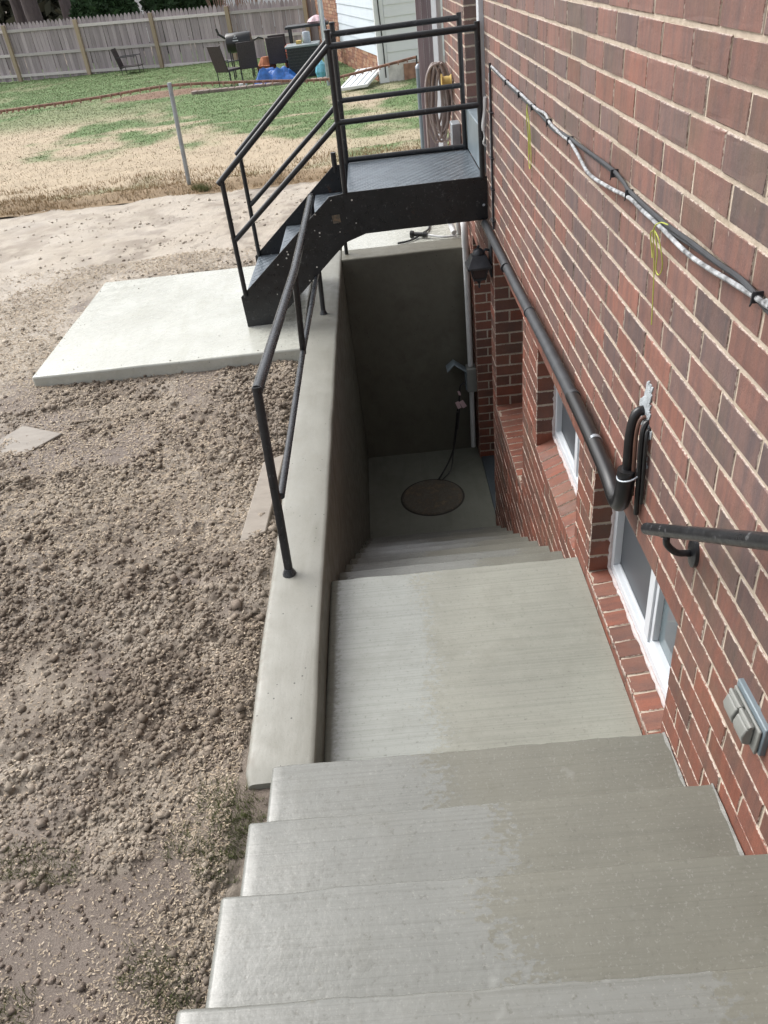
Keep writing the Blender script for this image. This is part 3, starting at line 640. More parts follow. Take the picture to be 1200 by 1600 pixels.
def pix(p):
    d = Vector(p); z = d.dot(F)
    if z < 0.05: return None
    return (600+1208.83*d.dot(R_)/z, 800-1208.83*d.dot(U_)/z)
def stepz(y):
    if y > 5.034: return -4.06
    for yn, zt, _ in NOSE:
        if y < yn: return zt
    if y < 2.63: return -2.23
    for yn, zt in lows:
        if y < yn: return zt
    return -4.06
bricks = []
J = 0.0098
ncourse = int((ZTOP-ZBOT)/CH+0.5)
for k in range(ncourse):
    zb = ZBOT+k*CH; zt = zb+CH; zc = (zb+zt)/2
    jt = J*random.uniform(0.85, 1.2)*(1.0-0.35*float(smooth(-1.2, -1.7, zc)))
    y = WALL_Y0-random.uniform(0, 0.03)-(0.105 if k % 2 else 0); cuts = [(WALL_Y0, WALL_Y1)]
    for o in OPEN:
        if o['z0']-0.001 < zc < o['z1']+0.001:
            cuts = [q for a, b_ in cuts for q in ((a, min(b_, o['y0'])), (max(a, o['y1']), b_)) if q[1]-q[0] > 0.03]
    while y < WALL_Y1:
        L = random.gauss(0.2075, 0.006); y0, y1 = y+J*0.47, y+L-J*0.47; y += L
        for a, b_ in cuts:
            ya, yb_ = max(y0, a+0.001), min(y1, b_-0.001)
            if yb_-ya < 0.028: continue
            if stepz(yb_)-0.10 > zt: continue
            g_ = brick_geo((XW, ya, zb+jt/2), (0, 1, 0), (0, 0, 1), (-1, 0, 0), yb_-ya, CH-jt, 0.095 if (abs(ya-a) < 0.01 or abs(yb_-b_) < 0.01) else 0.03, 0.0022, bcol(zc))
            ps = [pix((XW, q[0], q[1])) for q in ((ya, zb), (yb_, zb), (yb_, zt), (ya, zt))]; area = 0
            if all(ps):
                area = abs(sum(ps[i][0]*ps[(i+1) % 4][1]-ps[(i+1) % 4][0]*ps[i][1] for i in range(4)))/2
                cx_, cy_ = sum(p[0] for p in ps)/4, sum(p[1] for p in ps)/4
                if not (-20 < cx_ < 1230 and -20 < cy_ < 1620) or stepz((ya+yb_)/2) > zc: area = 0
                # behind the platform's beam or the stairs
            bricks.append((area, g_))
# far jambs of the openings: bricks that face the camera (-Y)
for o in OPEN:
    k0 = 0
    for k in range(ncourse):
        zb = ZBOT+k*CH; zc = zb+CH/2
        if not (max(o['z0'], ZBOT) < zc < o['z1']): continue
        x = XW+0.097
        if k % 2 == 0 or o['d'] < 0.15: xs_ = [(XW+0.097+J, XW+0.097+o['d'])]
        else: xs_ = [(XW+0.097+0.045, XW+0.097+o['d']+0.05)]
        # first piece faces outward as the end of the wall brick: give it its own face
        segs_ = ([(XW+0.002, XW+0.098)] if (k % 2 or o['d'] < 0.2) else [(XW+0.002, XW+0.19)])
        rest = segs_[0][1]+J
        if rest < XW+o['d']+0.03: segs_.append((rest, XW+o['d']+0.06))
        for (xa, xb) in segs_:
            if xb-xa < 0.02: continue
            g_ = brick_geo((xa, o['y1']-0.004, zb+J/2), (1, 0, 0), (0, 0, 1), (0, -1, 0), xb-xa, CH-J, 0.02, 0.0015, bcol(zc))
            p = pix((xa, o['y1'], zc)); q = pix((xb, o['y1'], zc+CH)); bricks.append(((abs((q[0]-p[0])*(q[1]-p[1]))*1.2 if p and q and -20 < p[1] < 1600 else 0), g_))
bricks.sort(key=lambda t: -t[0])
for a_, (vs, fs, col) in bricks[:300]: MB().add(vs, fs, col).build('brick', MT['brick'], wall, smooth=False)
rest = MB()
for a_, (vs, fs, col) in bricks[300:]: rest.add(vs, fs, col)
tag(rest.build('smaller_bricks', MT['brick'], wall), kind='stuff')
# mortar in the far jambs
for o in OPEN:
    pass
# sills of bricks on edge
def sill(o, dz_in, proud):
    zf = o['z0']; y0, y1 = o['y0']+0.003, o['y1']-0.003; dep = o['d']+0.02
    b_ = MB(); b_.prism([(XW+0.006, zf-0.045), (XW+dep, zf-0.06+dz_in), (XW+dep, zf+dz_in-0.004), (XW+0.004, zf-0.004)], 'y', y0, y1)
    s_ = b_.build('sill', MT['mortar'], house)
    n = int(round((y1-y0)/0.0815)); w_ = (y1-y0)/n
    for i in range(n):
        ya = y0+i*w_+0.003; yb_ = y0+(i+1)*w_-0.003; ang = math.atan2(dz_in, dep)
        u = Vector((math.cos(ang), 0, math.sin(ang))); nn_ = Vector((-math.sin(ang), 0, math.cos(ang)))
        c0 = bcol(-3); c0 = (c0[0]*1.08, c0[1]*1.1, c0[2]*1.1)
        vs, fs, col = brick_geo((XW-proud, ya, zf+random.uniform(-0.001, 0.0015)), (0, 1, 0), u, nn_, yb_-ya, dep+proud, 0.07, 0.0012, c0, 0.003)
        MB().add(vs, fs, col).build('sill_brick', MT['brick'], s_)
sill(OPEN[0], 0.015, 0.004); sill(OPEN[1], 0.06, 0.004); sill(OPEN[2], 0.02, 0.004)
# windows
def window(o, xf, zin):
    y0, y1, z0, z1 = o['y0']+0.004, o['y1']-0.004, o['z0']+zin, o['z1']-0.004; t = 0.036
    m = MB(); m.box(xf, xf+0.06, y0, y1, z0, z0+t*1.1); m.box(xf, xf+0.06, y0, y1, z1-t, z1); m.box(xf, xf+0.06, y0, y0+t, z0+t*1.1, z1-t); m.box(xf, xf+0.06, y1-t, y1, z0+t*1.1, z1-t)
    wn = m.build('window', MT['white'], house, bevel=0.003)
    ym = (y0+y1)/2
    m = MB(); m.box(xf+0.006, xf+0.05, ym-0.024, ym+0.024, z0+t*1.1, z1-t); m.box(xf+0.014, xf+0.044, y0+t, ym-0.024, z0+t*1.1, z0+t*1.1+0.028); m.box(xf+0.014, xf+0.044, ym-0.026-0.022, ym-0.0245, z0+t*1.1+0.028, z1-t)
    m.box(xf+0.02, xf+0.03, y0+t, y1-t, z0+t*1.1+0.0005, z0+t*1.1+0.006); m.build('sash', MT['white'], wn, bevel=0.002)
    m = MB(); m.box(xf+0.030, xf+0.034, ym+0.024, y1-t, z0+t*1.1, z1-t); m.build('insect_screen', MT['screen'], wn)
    m = MB(); m.box(xf+0.036, xf+0.040, y0+t, ym-0.0245, z0+t*1.1+0.02, z1-t); m.build('pane', MT['glass'], wn)
    # lumpy foam sealant along the foot and the far side
    pts = [(xf-0.003, y0+(y1-y0)*k/40, z0-0.004+random.uniform(-0.004, 0.006)) for k in range(41)]; m = MB(); m.tube(pts, [random.uniform(0.006, 0.013) for _ in pts], 7)
    pts = [(xf-0.002+random.uniform(-0.004, 0.003), y1-0.002, z0+(z1-z0)*k/30) for k in range(31)]; m.tube(pts, [random.uniform(0.006, 0.012) for _ in pts], 7)
    m.build('sealant', MT['foamcaulk'], wn, smooth=True)
window(OPEN[0], XW+0.090, 0.018); window(OPEN[1], XW+0.098, 0.062); window(OPEN[2], XW+0.22, 0.03)
# soot-dark plaster drips on the sill
# basement door, set back in its opening, and its threshold
m = MB(); m.box(XW+0.20, XW+0.24, 5.40, 6.35, -4.03, Z0-21*CH-0.05); m.build('basement_door', MT['white'], house, bevel=0.004)
m = MB(); m.box(XW+0.19, XW+0.25, 5.346, 5.399, -4.05, Z0-21*CH); m.box(XW+0.19, XW+0.25, 6.351, 6.396, -4.05, Z0-21*CH); m.build('door_frame', MT['white'], house, bevel=0.003)
m = MB(); m.prism([(XW+0.012, 5.36), (XW+0.19, 5.36), (XW+0.19, 6.39), (XW+0.012, 6.39)], 'z', -4.058, -4.035); m.build('threshold', simple('slate_grey_threshold', (0.06, 0.075, 0.085), 0.5, 0, 0.15, 10, 0.1), house, bevel=0.004)
# upper back door: white casing, door leaf, raised grey metal threshold
m = MB(); m.box(XW-0.030, XW+0.10, 5.375, 5.475, Z0-9.2*CH, ZTOP); m.build('door_casing', MT['white'], house, bevel=0.004)
m = MB(); m.box(XW+0.135, XW+0.18, 5.48, 6.46, Z0-9.2*CH, ZTOP-0.1); m.build('back_door', MT['white'], house, bevel=0.004)
m = MB(); m.box(XW-0.028, XW+0.13, 5.43, 6.46, -1.236, Z0-9.4*CH); m.build('door_threshold', MT['bluegrey'], house, bevel=0.006)
m = MB(); m.tube([(0.645, 8.19, 0.8), (0.645, 8.19, -2.0)], 0.045, 4); m.build('downspout', MT['white'], house, bevel=0.006)

# ================================================================= BLACK METAL STAIR WITH PLATFORM
ms = thing('metal_staircase', 'black steel stair with chequer-plate platform and pipe rails bridging the stairwell', 'staircase', (-0.85, 5.8, -2.076))
YN, YF, DZ = 5.337, 6.24, -1.240
m = MB(); m.box(-0.225, 0.672, YN+0.012, YF+0.012, DZ-0.008, DZ); m.build('deck_plate', MT['tread'], ms, bevel=0.002)
def lugs(x0, x1, y0, y1, z, name, sp=0.034):
    m = MB(); i = 0; y = y0+sp/2
    while y < y1-0.005:
        x = x0+sp/2+(i % 2)*sp/2; j = 0
        while x < x1-0.008:
            s = 1 if (i//2+j) % 2 else -1; q_ = random.uniform(0.75, 1.15); u = Vector((0.0115*0.8, 0.0115*0.6*s, 0))*q_; v = Vector((-0.0034*0.6*s, 0.0034*0.8, 0))*q_; c = Vector((x+random.uniform(-.002, .002), y+random.uniform(-.002, .002), z))
            m.add([c-u, c-v, c+u, c+v, c-u*0.5+Vector((0, 0, 0.002)), c+u*0.5+Vector((0, 0, 0.002))], [(0, 1, 5, 4), (1, 2, 5), (2, 3, 4, 5), (3, 0, 4)]); x += sp; j += 1
        y += sp*0.62; i += 1
    return tag(m.build(name, MT['lug'], ms), kind='stuff')
lugs(-0.22, 0.668, YN+0.02, YF, DZ+0.0002, 'deck_lugs')
# channel beams
m = MB(); m.prism([(-0.345, DZ-0.012), (-0.225, DZ+0.002), (0.694, DZ+0.004), (0.694, -1.503), (-0.13, -1.513), (-0.27, -1.556), (-0.855, -2.072), (-1.052, -2.074), (-1.056, -1.852)], 'y', YN, YN+0.010)
m.build('near_stringer', MT['black_speck'], ms, bevel=0.0015)
m = MB(); m.prism([(-0.345, DZ-0.012), (-0.225, DZ+0.002), (0.694, DZ+0.004), (0.694, -1.503), (-0.13, -1.513), (-0.27, -1.556), (-0.855, -2.072), (-1.052, -2.074), (-1.056, -1.852)], 'y', YF+0.014, YF+0.024)
m.build('far_stringer', MT['black_speck'], ms, bevel=0.0015)
m = MB(); m.box(-0.12, 0.69, YN+0.0105, YN+0.045, -1.512, -1.504); m.box(-0.12, 0.69, YF-0.03, YF+0.013, -1.512, -1.504); m.build('beam_flange', MT['black_speck'], ms)
for i in range(3):
    x1 = -0.228-0.262*i; x0 = x1-0.275; z = -1.44-0.205*i
    m = MB(); m.box(x0, x1, YN+0.0105, YF+0.0135, z-0.006, z); m.box(x0, x0+0.005, YN+0.0105, YF+0.0135, z-0.04, z-0.006); tr = m.build('tread', MT['tread'], ms, bevel=0.0015)
    lugs(x0+0.004, x1-0.004, YN+0.016, YF+0.008, z+0.0002, 'tread_lugs', 0.034).parent = tr
# patched square on the stringer, bolt by the wall
m = MB(); m.obox((-0.315, YN-0.002, -1.395), (0.026, 0, 0.002), (0, 0.002, 0), (-0.002, 0, 0.026)); m.build('welded_patch', MT['rustcover'], ms)
m = MB(); m.tube([(0.665, YN+0.0, -1.415), (0.665, YN-0.03, -1.405)], 0.008, 8); m.build('bolt', MT['galv'], ms)
RP = 0.0175
def rail(name, pts, r=RP, mat='black', par=None, n=12, **k):
    m = MB(); m.tube(pts, r, n); return m.build(name, MT[mat], par or ms, smooth=True)
for yy, xr in ((YN-0.004, 0.660), (YF+0.004, 0.650)):
    zt = -0.33 if yy < 6 else -0.345
    rail('post', [(-0.222, yy, zt), (-0.235, yy, DZ)]); rail('post', [(xr-0.005, yy, -0.375), (xr+0.004, yy, DZ)])
    rail('top_rail', [(-0.222, yy, -0.412), (xr-0.004, yy, -0.405)], 0.0185)
    rail('middle_rail', [(-0.228, yy, -0.822), (xr-0.004, yy, -0.815)])
    rail('sloping_rail', [(-0.222, yy, -0.405), (-1.045, yy, -1.095)], 0.0185); rail('sloping_middle_rail', [(-0.228, yy, -0.822), (-1.008, yy, -1.455)])
    rail('post', [(-1.018, yy, -1.075), (-1.020, yy, -1.845)], 0.0165)
    m = MB(); m.lathe((-0.222, yy, zt), [(0.0185, -0.012), (0.021, -0.006), (0.021, 0.003), (0.012, 0.006)], 12); m.build('post_cap', MT['black'], ms, smooth=True)
rail('kick_rail', [(-0.225, YF+0.004, DZ+0.022), (0.65, YF+0.004, DZ+0.022)], 0.018)
rail('support_leg', [(-0.345, 6.75, -1.50), (-0.352, 6.76, -2.07)], 0.016); rail('support_leg', [(-0.33, YF+0.03, -1.30), (-0.33, YF+0.03, -1.16)], 0.02)
# rail on top of the retaining wall
wr = thing('wall_railing', 'black pipe railing bolted on top of the retaining wall', 'railing', (-0.53, 4.0, -2.07))
rail('top_rail', [(-0.541, 2.655, -1.283), (-0.49, 4.0, -1.283), (-0.480, 5.52, -1.283)], 0.022, 'railworn', wr)
rail('lower_rail', [(-0.540, 2.66, -1.775), (-0.532, 4.12, -1.775), (-0.505, 5.48, -1.775)], 0.0165, 'railworn', wr)
rail('post', [(-0.541, 2.655, -1.268), (-0.545, 2.51, -2.068)], 0.0185, 'black', wr); rail('post', [(-0.488, 3.98, -1.29), (-0.533, 4.12, -1.79)], 0.0175, 'black', wr)
rail('post', [(-0.480, 5.52, -1.262), (-0.505, 5.42, -2.066)], 0.0175, 'black', wr)
for p in ((-0.545, 2.51), (-0.505, 5.42)):
    m = MB(); m.lathe((p[0], p[1], -2.071), [(0.030, 0.0), (0.029, 0.006), (0.022, 0.02), (0.018, 0.032)], 12); m.build('foot', MT['railworn'], wr, smooth=True)

# ================================================================= THINGS ON THE WALL
ip = thing('insulated_pipe', 'thick black foam insulated pipe sloping down the brick wall and bending up into it', 'pipe', (0.68, 3.2, -1.47))
m = MB(); m.tube([(0.665, 5.30, -1.522), (0.665, 4.6, -1.512), (0.662, 4.02, -1.498), (0.658, 3.60, -1.478)], 0.0235, 16); m.build('grey_foam_sleeve', MT['greyfoam'], ip, smooth=True)
m = MB(); m.tube([(0.658, 3.61, -1.478), (0.655, 3.16, -1.458), (0.655, 2.66, -1.452)], 0.0245, 16); m.build('worn_foam_sleeve', MT['greyfoam'], ip, smooth=True)
m = MB(); m.tube(bez([(0.655, 2.67, -1.452), (0.655, 2.4, -1.456), (0.655, 2.15, -1.470), (0.652, 2.04, -1.485), (0.650, 1.985, -1.478), (0.650, 1.958, -1.44), (0.652, 1.95, -1.385), (0.654, 1.95, -1.33)], 6), [0.0265]*12+[0.028]*31, 18); m.build('black_foam_sleeve', MT['rubber'], ip, smooth=True)
for y, zz in ((3.6, -1.478), (2.66, -1.452), (2.33, -1.459), (4.35, -1.506)):
    m = MB(); m.tube([(0.657, y-0.009, zz), (0.657, y+0.009, zz)], 0.0275, 18); m.build('tape_band', MT['galv'] if y in (2.33,) else MT['greyfoam'], ip, smooth=True)
m = MB(); m.tube(bez([(0.654, 1.955, -1.38), (0.656, 1.958, -1.30), (0.658, 1.965, -1.22), (0.672, 1.972, -1.155), (0.703, 1.975, -1.145)], 8), [0.0145]*33, 14); m.build('riser', MT['rubber'], ip, smooth=True)
m = MB(); m.tube(bez([(0.674, 1.940, -1.42), (0.670, 1.940, -1.30), (0.670, 1.945, -1.21), (0.680, 1.952, -1.165), (0.705, 1.956, -1.155)], 8), 0.0062, 8); m.build('copper_line', MT['copper'], ip, smooth=True)
m = MB(); m.tube(bez([(0.686, 1.922, -1.48), (0.682, 1.922, -1.34), (0.680, 1.925, -1.22), (0.688, 1.936, -1.175), (0.706, 1.940, -1.165)], 8), 0.0085, 8); m.tube(bez([(0.692, 1.905, -1.43), (0.690, 1.905, -1.34), (0.688, 1.908, -1.23), (0.692, 1.920, -1.19), (0.706, 1.925, -1.18)], 8), 0.0055, 8); m.build('cable', MT['rubber'], ip, smooth=True)
m = MB(); m.tube([(0.656+0.032*math.cos(t)*1.0, 1.940+0.030*math.sin(t), -1.345+0.01*math.cos(t)) for t in np.linspace(0, 2*PI, 20)], 0.003, 6); m.build('wire_tie', MT['galv'], ip)
# foam daub round the hole
m = MB()
for k in range(260):
    a = random.random()*2*PI; rr = random.random()**0.7; z = -1.125+0.072*rr*math.sin(a); y = 1.968+(0.034+0.012*math.sin(z*70))*rr*math.cos(a)-(z+1.12)*0.25; s = random.uniform(0.003, 0.008)
    m.obox((XW-0.0015-0.004*(1-rr), y, z), (0.0022, 0, 0), (0, s, s*random.uniform(-.6, .6)), (0, -s*0.4, s*random.uniform(0.7, 1.5)))
for k in range(26):
    m.obox((XW-0.001, 1.925+random.uniform(-0.02, 0.02), -1.17-random.random()*0.14), (0.0018, 0, 0), (0, 0.0025, 0), (0, 0, random.uniform(0.004, 0.014)))
m.build('foam_daub', simple('pale_blue_grey_sealant', (0.36, 0.39, 0.41), 0.8, 0, 0.25, 50, 0.6), ip, bevel=0.002)

cb = thing('cable_run', 'grey paint-smeared cables strung along the upper brick wall', 'cable', (0.69, 3.0, -0.6))
wp = [(0.692, 5.02, -0.578), (0.69, 4.49, -0.587), (0.69, 4.013, -0.592), (0.688, 3.65, -0.596), (0.688, 3.45, -0.588), (0.688, 3.353, -0.606), (0.686, 3.119, -0.610), (0.686, 2.992, -0.608), (0.684, 2.861, -0.624), (0.68, 2.677, -0.648), (0.682, 2.445, -0.637), (0.686, 2.247, -0.620), (0.686, 2.126, -0.622), (0.685, 1.968, -0.622), (0.684, 1.804, -0.626), (0.684, 1.682, -0.622), (0.686, 1.511, -0.607), (0.688, 1.365, -0.597), (0.69, 1.1, -0.59), (0.69, -1.3, -0.59)]
m = MB(); m.tube(bez(wp, 8), 0.0056, 8); m.build('white_cable', MT['paintedcable'], cb, smooth=True)
dp = [(0.690, 5.02, -0.584), (0.69, 4.5, -0.594), (0.69, 4.0, -0.598), (0.69, 3.6, -0.606), (0.69, 3.3, -0.612), (0.69, 2.993, -0.600), (0.69, 2.866, -0.598), (0.69, 2.457, -0.588), (0.69, 2.317, -0.597), (0.69, 2.251, -0.606), (0.69, 1.971, -0.610), (0.69, 1.769, -0.602), (0.69, 1.615, -0.598), (0.69, 1.484, -0.592), (0.69, 1.368, -0.600), (0.69, 1.1, -0.60), (0.69, -1.3, -0.60)]
m = MB(); m.tube(bez(dp, 8), 0.0058, 8); m.tube(bez([(p[0]+0.003, p[1], p[2]-0.008+0.004*math.sin(p[1]*9)) for p in dp], 8), 0.0045, 7); m.build('dark_cable', MT['greyfoam'], cb, smooth=True)
for y, z in ((4.45, -0.59), (4.05, -0.595), (3.72, -0.60), (3.38, -0.605), (3.0, -0.604), (2.42, -0.592), (2.26, -0.612), (1.41, -0.597)):
    m = MB(); m.box(XW-0.022, XW+0.001, y-0.0022, y+0.0022, z-0.013, z+0.010); m.tube([(XW-0.019, y+0.001, z-0.011), (XW-0.021, y+0.003, z-0.020)], 0.0022, 6); m.build('clip', MT['darkmetal'], cb, bevel=0.002)
vc = thing('wall_conduit', 'thin dark vertical conduit on the brick wall beside the door casing', 'conduit', (0.69, 5.04, -1.5))
m = MB(); m.tube([(0.688, 5.055, -0.565), (0.688, 5.045, -1.0), (0.688, 5.035, -1.49)], 0.0075, 8); m.build('dark_tube', MT['darkmetal'], vc, smooth=True)
m = MB(); m.tube([(0.690, 5.10, -0.62), (0.688, 5.085, -1.0), (0.690, 5.07, -1.47)], 0.0055, 8); m.build('pale_wire', MT['paintedcable'], vc, smooth=True)
for z in (-0.82, -1.07, -1.25, -1.44):
    m = MB(); m.box(XW-0.022, XW+0.001, 5.02, 5.105, z-0.004, z+0.004); m.build('strap', MT['darkmetal'], vc)
st = thing('yellow_string', 'short loop of yellow-green string tied to the cable nearer the platform', 'string', (0.68, 3.78, -0.62))
m = MB(); m.tube(bez([(0.678, 3.80, -0.60), (0.674, 3.79, -0.66), (0.684, 3.80, -0.74), (0.684, 3.79, -0.82), (0.684, 3.76, -0.86), (0.684, 3.73, -0.82), (0.682, 3.75, -0.70), (0.676, 3.78, -0.63), (0.67, 3.76, -0.605)], 8), 0.0022, 6)
m.tube(bez([(0.675, 3.795, -0.615), (0.680, 3.765, -0.68), (0.684, 3.77, -0.80)], 8), 0.0022, 6); m.build('cord', MT['string'], st)
st = thing('yellow_string', 'long yellow-green string with a bow hanging from the cable over the lower bricks', 'string', (0.68, 1.97, -0.62))
m = MB(); m.tube(bez([(0.680, 1.90, -0.598), (0.672, 1.935, -0.602), (0.668, 1.965, -0.63), (0.682, 1.975, -0.72), (0.686, 1.972, -0.80), (0.688, 1.966, -0.88)], 8), 0.0016, 6)
m.tube(bez([(0.670, 1.965, -0.626), (0.675, 2.005, -0.65), (0.684, 2.01, -0.69), (0.684, 2.0, -0.71)], 8), 0.0016, 6)
m.tube(bez([(0.670, 1.962, -0.628), (0.672, 1.925, -0.645), (0.682, 1.915, -0.70), (0.685, 1.94, -0.735), (0.684, 1.965, -0.728), (0.678, 1.95, -0.68), (0.670, 1.96, -0.63)], 8), 0.0016, 6); m.build('cord', MT['string'], st)
# hand rail
hr = thing('handrail', 'short black round handrail on a curved bracket beside the lower windows', 'handrail', (0.66, 1.3, -1.1))
d_ = Vector((0, -0.582, 0.411)).normalized(); p0 = Vector((0.62, 1.647, -1.322))
m = MB(); m.tube([p0-d_*0.0, p0+d_*0.004, p0+d_*0.6, p0+d_*2.2], [0.010, 0.0165, 0.0165, 0.0165], 18); m.build('rail', MT['black'], hr, smooth=True)
for off_ in (0.17, 1.9):
    a_ = p0+d_*off_+Vector((0, 0, -0.018)); wlp = Vector((XW-0.012, a_.y+0.0, a_.z-0.062))
    m = MB(); m.tube(bez([a_+d_*(-0.03), a_, a_+Vector((0.004, 0.0, -0.025)), a_+Vector((0.028, -0.002, -0.052)), a_+Vector((0.055, -0.003, -0.058)), wlp], 6), [0.006]*6+[0.009]*25, 10)
    m.build('bracket_arm', MT['black'], hr, smooth=True)
    m = MB(); m.obox(a_+d_*-0.005+Vector((0, 0, 0.002)), d_*0.035, (0.009, 0, 0), (0, 0.0015, 0.002)); m.build('saddle', MT['black'], hr, bevel=0.002)
    m = MB(); n = 24; m.add([(XW-0.001, wlp.y+0.029*math.cos(2*PI*k/n), wlp.z+0.044*math.sin(2*PI*k/n)) for k in range(n)]+[(XW-0.010, wlp.y+0.027*math.cos(2*PI*k/n), wlp.z+0.042*math.sin(2*PI*k/n)) for k in range(n)]+[(XW-0.014, wlp.y+0.013*math.cos(2*PI*k/n), wlp.z+0.022*math.sin(2*PI*k/n)) for k in range(n)],
          [(k, (k+1) % n, n+(k+1) % n, n+k) for k in range(n)]+[(n+k, n+(k+1) % n, 2*n+(k+1) % n, 2*n+k) for k in range(n)]+[tuple(range(2*n, 3*n))]); m.build('wall_plate', MT['black'], hr, smooth=True)
# outlet with twin weather covers, nearest the camera
ob = thing('outdoor_outlet', 'grey outdoor socket with two flip covers on the lower right bricks', 'outlet', (0.69, 1.1, -1.43))
m = MB(); m.box(XW-0.012, XW+0.004, 1.025, 1.172, -1.480, -1.394); m.build('back_box', MT['bluegrey'], ob, bevel=0.003)
m = MB(); m.box(XW-0.020, XW-0.0125, 1.032, 1.166, -1.482, -1.408); m.build('cover_plate', MT['greybox'], ob, bevel=0.003)
for yc in (1.074, 1.130):
    m = MB(); m.box(XW-0.036, XW-0.0205, yc-0.025, yc+0.025, -1.420, -1.411); m.prism([(XW-0.0205, -1.4205), (XW-0.038, -1.4205), (XW-0.045, -1.445), (XW-0.040, -1.466), (XW-0.026, -1.472), (XW-0.0205, -1.470)], 'y', yc-0.024, yc+0.024); m.build('flip_cover', MT['greybox'], ob, bevel=0.005)
    m = MB(); m.tube([(XW-0.030, yc-0.027, -1.412), (XW-0.030, yc+0.027, -1.412)], 0.005, 10); m.build('hinge', MT['greybox'], ob, smooth=True)
# wall lantern
ln = thing('wall_lantern', 'dark square porch lantern fixed to the bricks above the basement door', 'lantern', (0.69, 5.25, -1.75))
lc = (0.612, 5.255)
m = MB(); m.box(XW-0.014, XW-0.001, 5.20, 5.31, -1.86, -1.60); m.build('back_plate', MT['darkmetal'], ln, bevel=0.006)
m = MB(); q4 = ((-1, -1), (1, -1), (1, 1), (-1, 1)); rings = [(-1.792, 0.076), (-1.792, 0.084), (-1.776, 0.086), (-1.770, 0.076), (-1.715, 0.050), (-1.708, 0.040)]
m.add([(lc[0]+sx*a, lc[1]+sy*a, z) for z, a in rings for sx, sy in q4], [(4*r_+k, 4*r_+(k+1) % 4, 4*r_+4+(k+1) % 4, 4*r_+4+k) for r_ in range(5) for k in range(4)]+[(20, 21, 22, 23), (3, 2, 1, 0)]); m.build('roof_plate', MT['darkmetal'], ln, bevel=0.002)
m = MB(); m.lathe((lc[0], lc[1], -1.709), [(0.040, 0), (0.040, 0.012), (0.032, 0.030), (0.018, 0.040), (0.007, 0.044), (0.010, 0.050), (0.010, 0.056), (0.003, 0.062)], 20); m.build('dome', MT['darkmetal'], ln, smooth=True)
m = MB(); m.add([(lc[0]+sx*a, lc[1]+sy*a, z) for z, a in ((-1.7925, 0.056), (-1.875, 0.034)) for sx, sy in ((-1, -1), (1, -1), (1, 1), (-1, 1))], [(0, 1, 5, 4), (1, 2, 6, 5), (2, 3, 7, 6), (3, 0, 4, 7), (4, 5, 6, 7)]); m.build('glass_body', simple('smoked_lantern_glass', (0.03, 0.032, 0.035), 0.15, 0, 0.2, 5, 0), ln)
m = MB()
for sx, sy in ((-1, -1), (1, -1), (1, 1), (-1, 1)): m.tube([(lc[0]+sx*0.058, lc[1]+sy*0.058, -1.7925), (lc[0]+sx*0.036, lc[1]+sy*0.036, -1.878)], 0.005, 6)
m.box(lc[0]-0.042, lc[0]+0.042, lc[1]-0.042, lc[1]+0.042, -1.878, -1.866); m.lathe((lc[0], lc[1], -1.945), [(0.003, 0), (0.009, 0.012), (0.006, 0.03), (0.018, 0.055), (0.03, 0.067)], 12); m.tube([(XW-0.01, 5.255, -1.69), (0.66, 5.255, -1.68), (lc[0]+0.03, 5.255, -1.70)], 0.009, 8); m.build('frame', MT['darkmetal'], ln)
# pvc conduit, outlet box and cord in the stairwell
pc = thing('pvc_conduit', 'white plastic conduit running down the dark end wall of the stairwell', 'conduit', (0.655, 6.5, -4.0))
m = MB(); m.tube(bez([(0.640, 6.92, -1.86), (0.648, 6.70, -1.845), (0.652, 6.58, -1.86), (0.653, 6.53, -1.93), (0.653, 6.52, -2.05)], 6), 0.029, 14); m.build('elbow', MT['pvc'], pc, smooth=True)
m = MB(); m.tube([(0.653, 6.52, -2.04), (0.655, 6.50, -3.12)], 0.0255, 14); m.build('upper_pipe', MT['pvc'], pc, smooth=True)
m = MB(); m.tube([(0.655, 6.50, -3.34), (0.650, 6.50, -3.98)], 0.0225, 14); m.build('lower_pipe', MT['pvc'], pc, smooth=True)
eb = thing('outlet_box', 'grey metal outlet box with its hood flipped open on the conduit', 'outlet', (0.66, 6.48, -3.25))
m = MB(); m.box(0.612, 0.712, 6.44, 6.56, -3.36, -3.13); m.build('box', MT['greybox'], eb, bevel=0.004)
m = MB(); m.add([(0.612, 6.43, -3.15), (0.612, 6.55, -3.15), (0.50, 6.55, -3.06), (0.50, 6.43, -3.06), (0.43, 6.42, -3.12), (0.43, 6.56, -3.12), (0.612, 6.43, -3.16), (0.612, 6.55, -3.16), (0.50, 6.55, -3.07), (0.50, 6.43, -3.07), (0.435, 6.42, -3.13), (0.435, 6.56, -3.13)],
              [(0, 1, 2, 3), (3, 2, 5, 4), (6, 9, 8, 7), (9, 10, 11, 8), (0, 3, 9, 6), (3, 4, 10, 9), (1, 7, 8, 2), (2, 8, 11, 5), (4, 5, 11, 10)]); m.build('hood', MT['bluegrey'], eb, bevel=0.003)
m = MB(); m.box(0.598, 0.6115, 6.45, 6.55, -3.34, -3.17); m.build('socket_plate', MT['bluegrey'], eb, bevel=0.002)
pcd = thing('power_cord', 'black power cord with a paper tag hanging from the outlet to the drain cover', 'cord', (0.4, 6.1, -4.0))
m = MB(); m.tube(bez([(0.60, 6.46, -3.26), (0.55, 6.44, -3.28), (0.535, 6.42, -3.36), (0.52, 6.38, -3.50), (0.48, 6.34, -3.70), (0.44, 6.28, -3.85), (0.36, 6.20, -3.98), (0.27, 6.08, -4.045)], 8), 0.008, 8); m.build('cord', MT['rubber'], pcd, smooth=True)
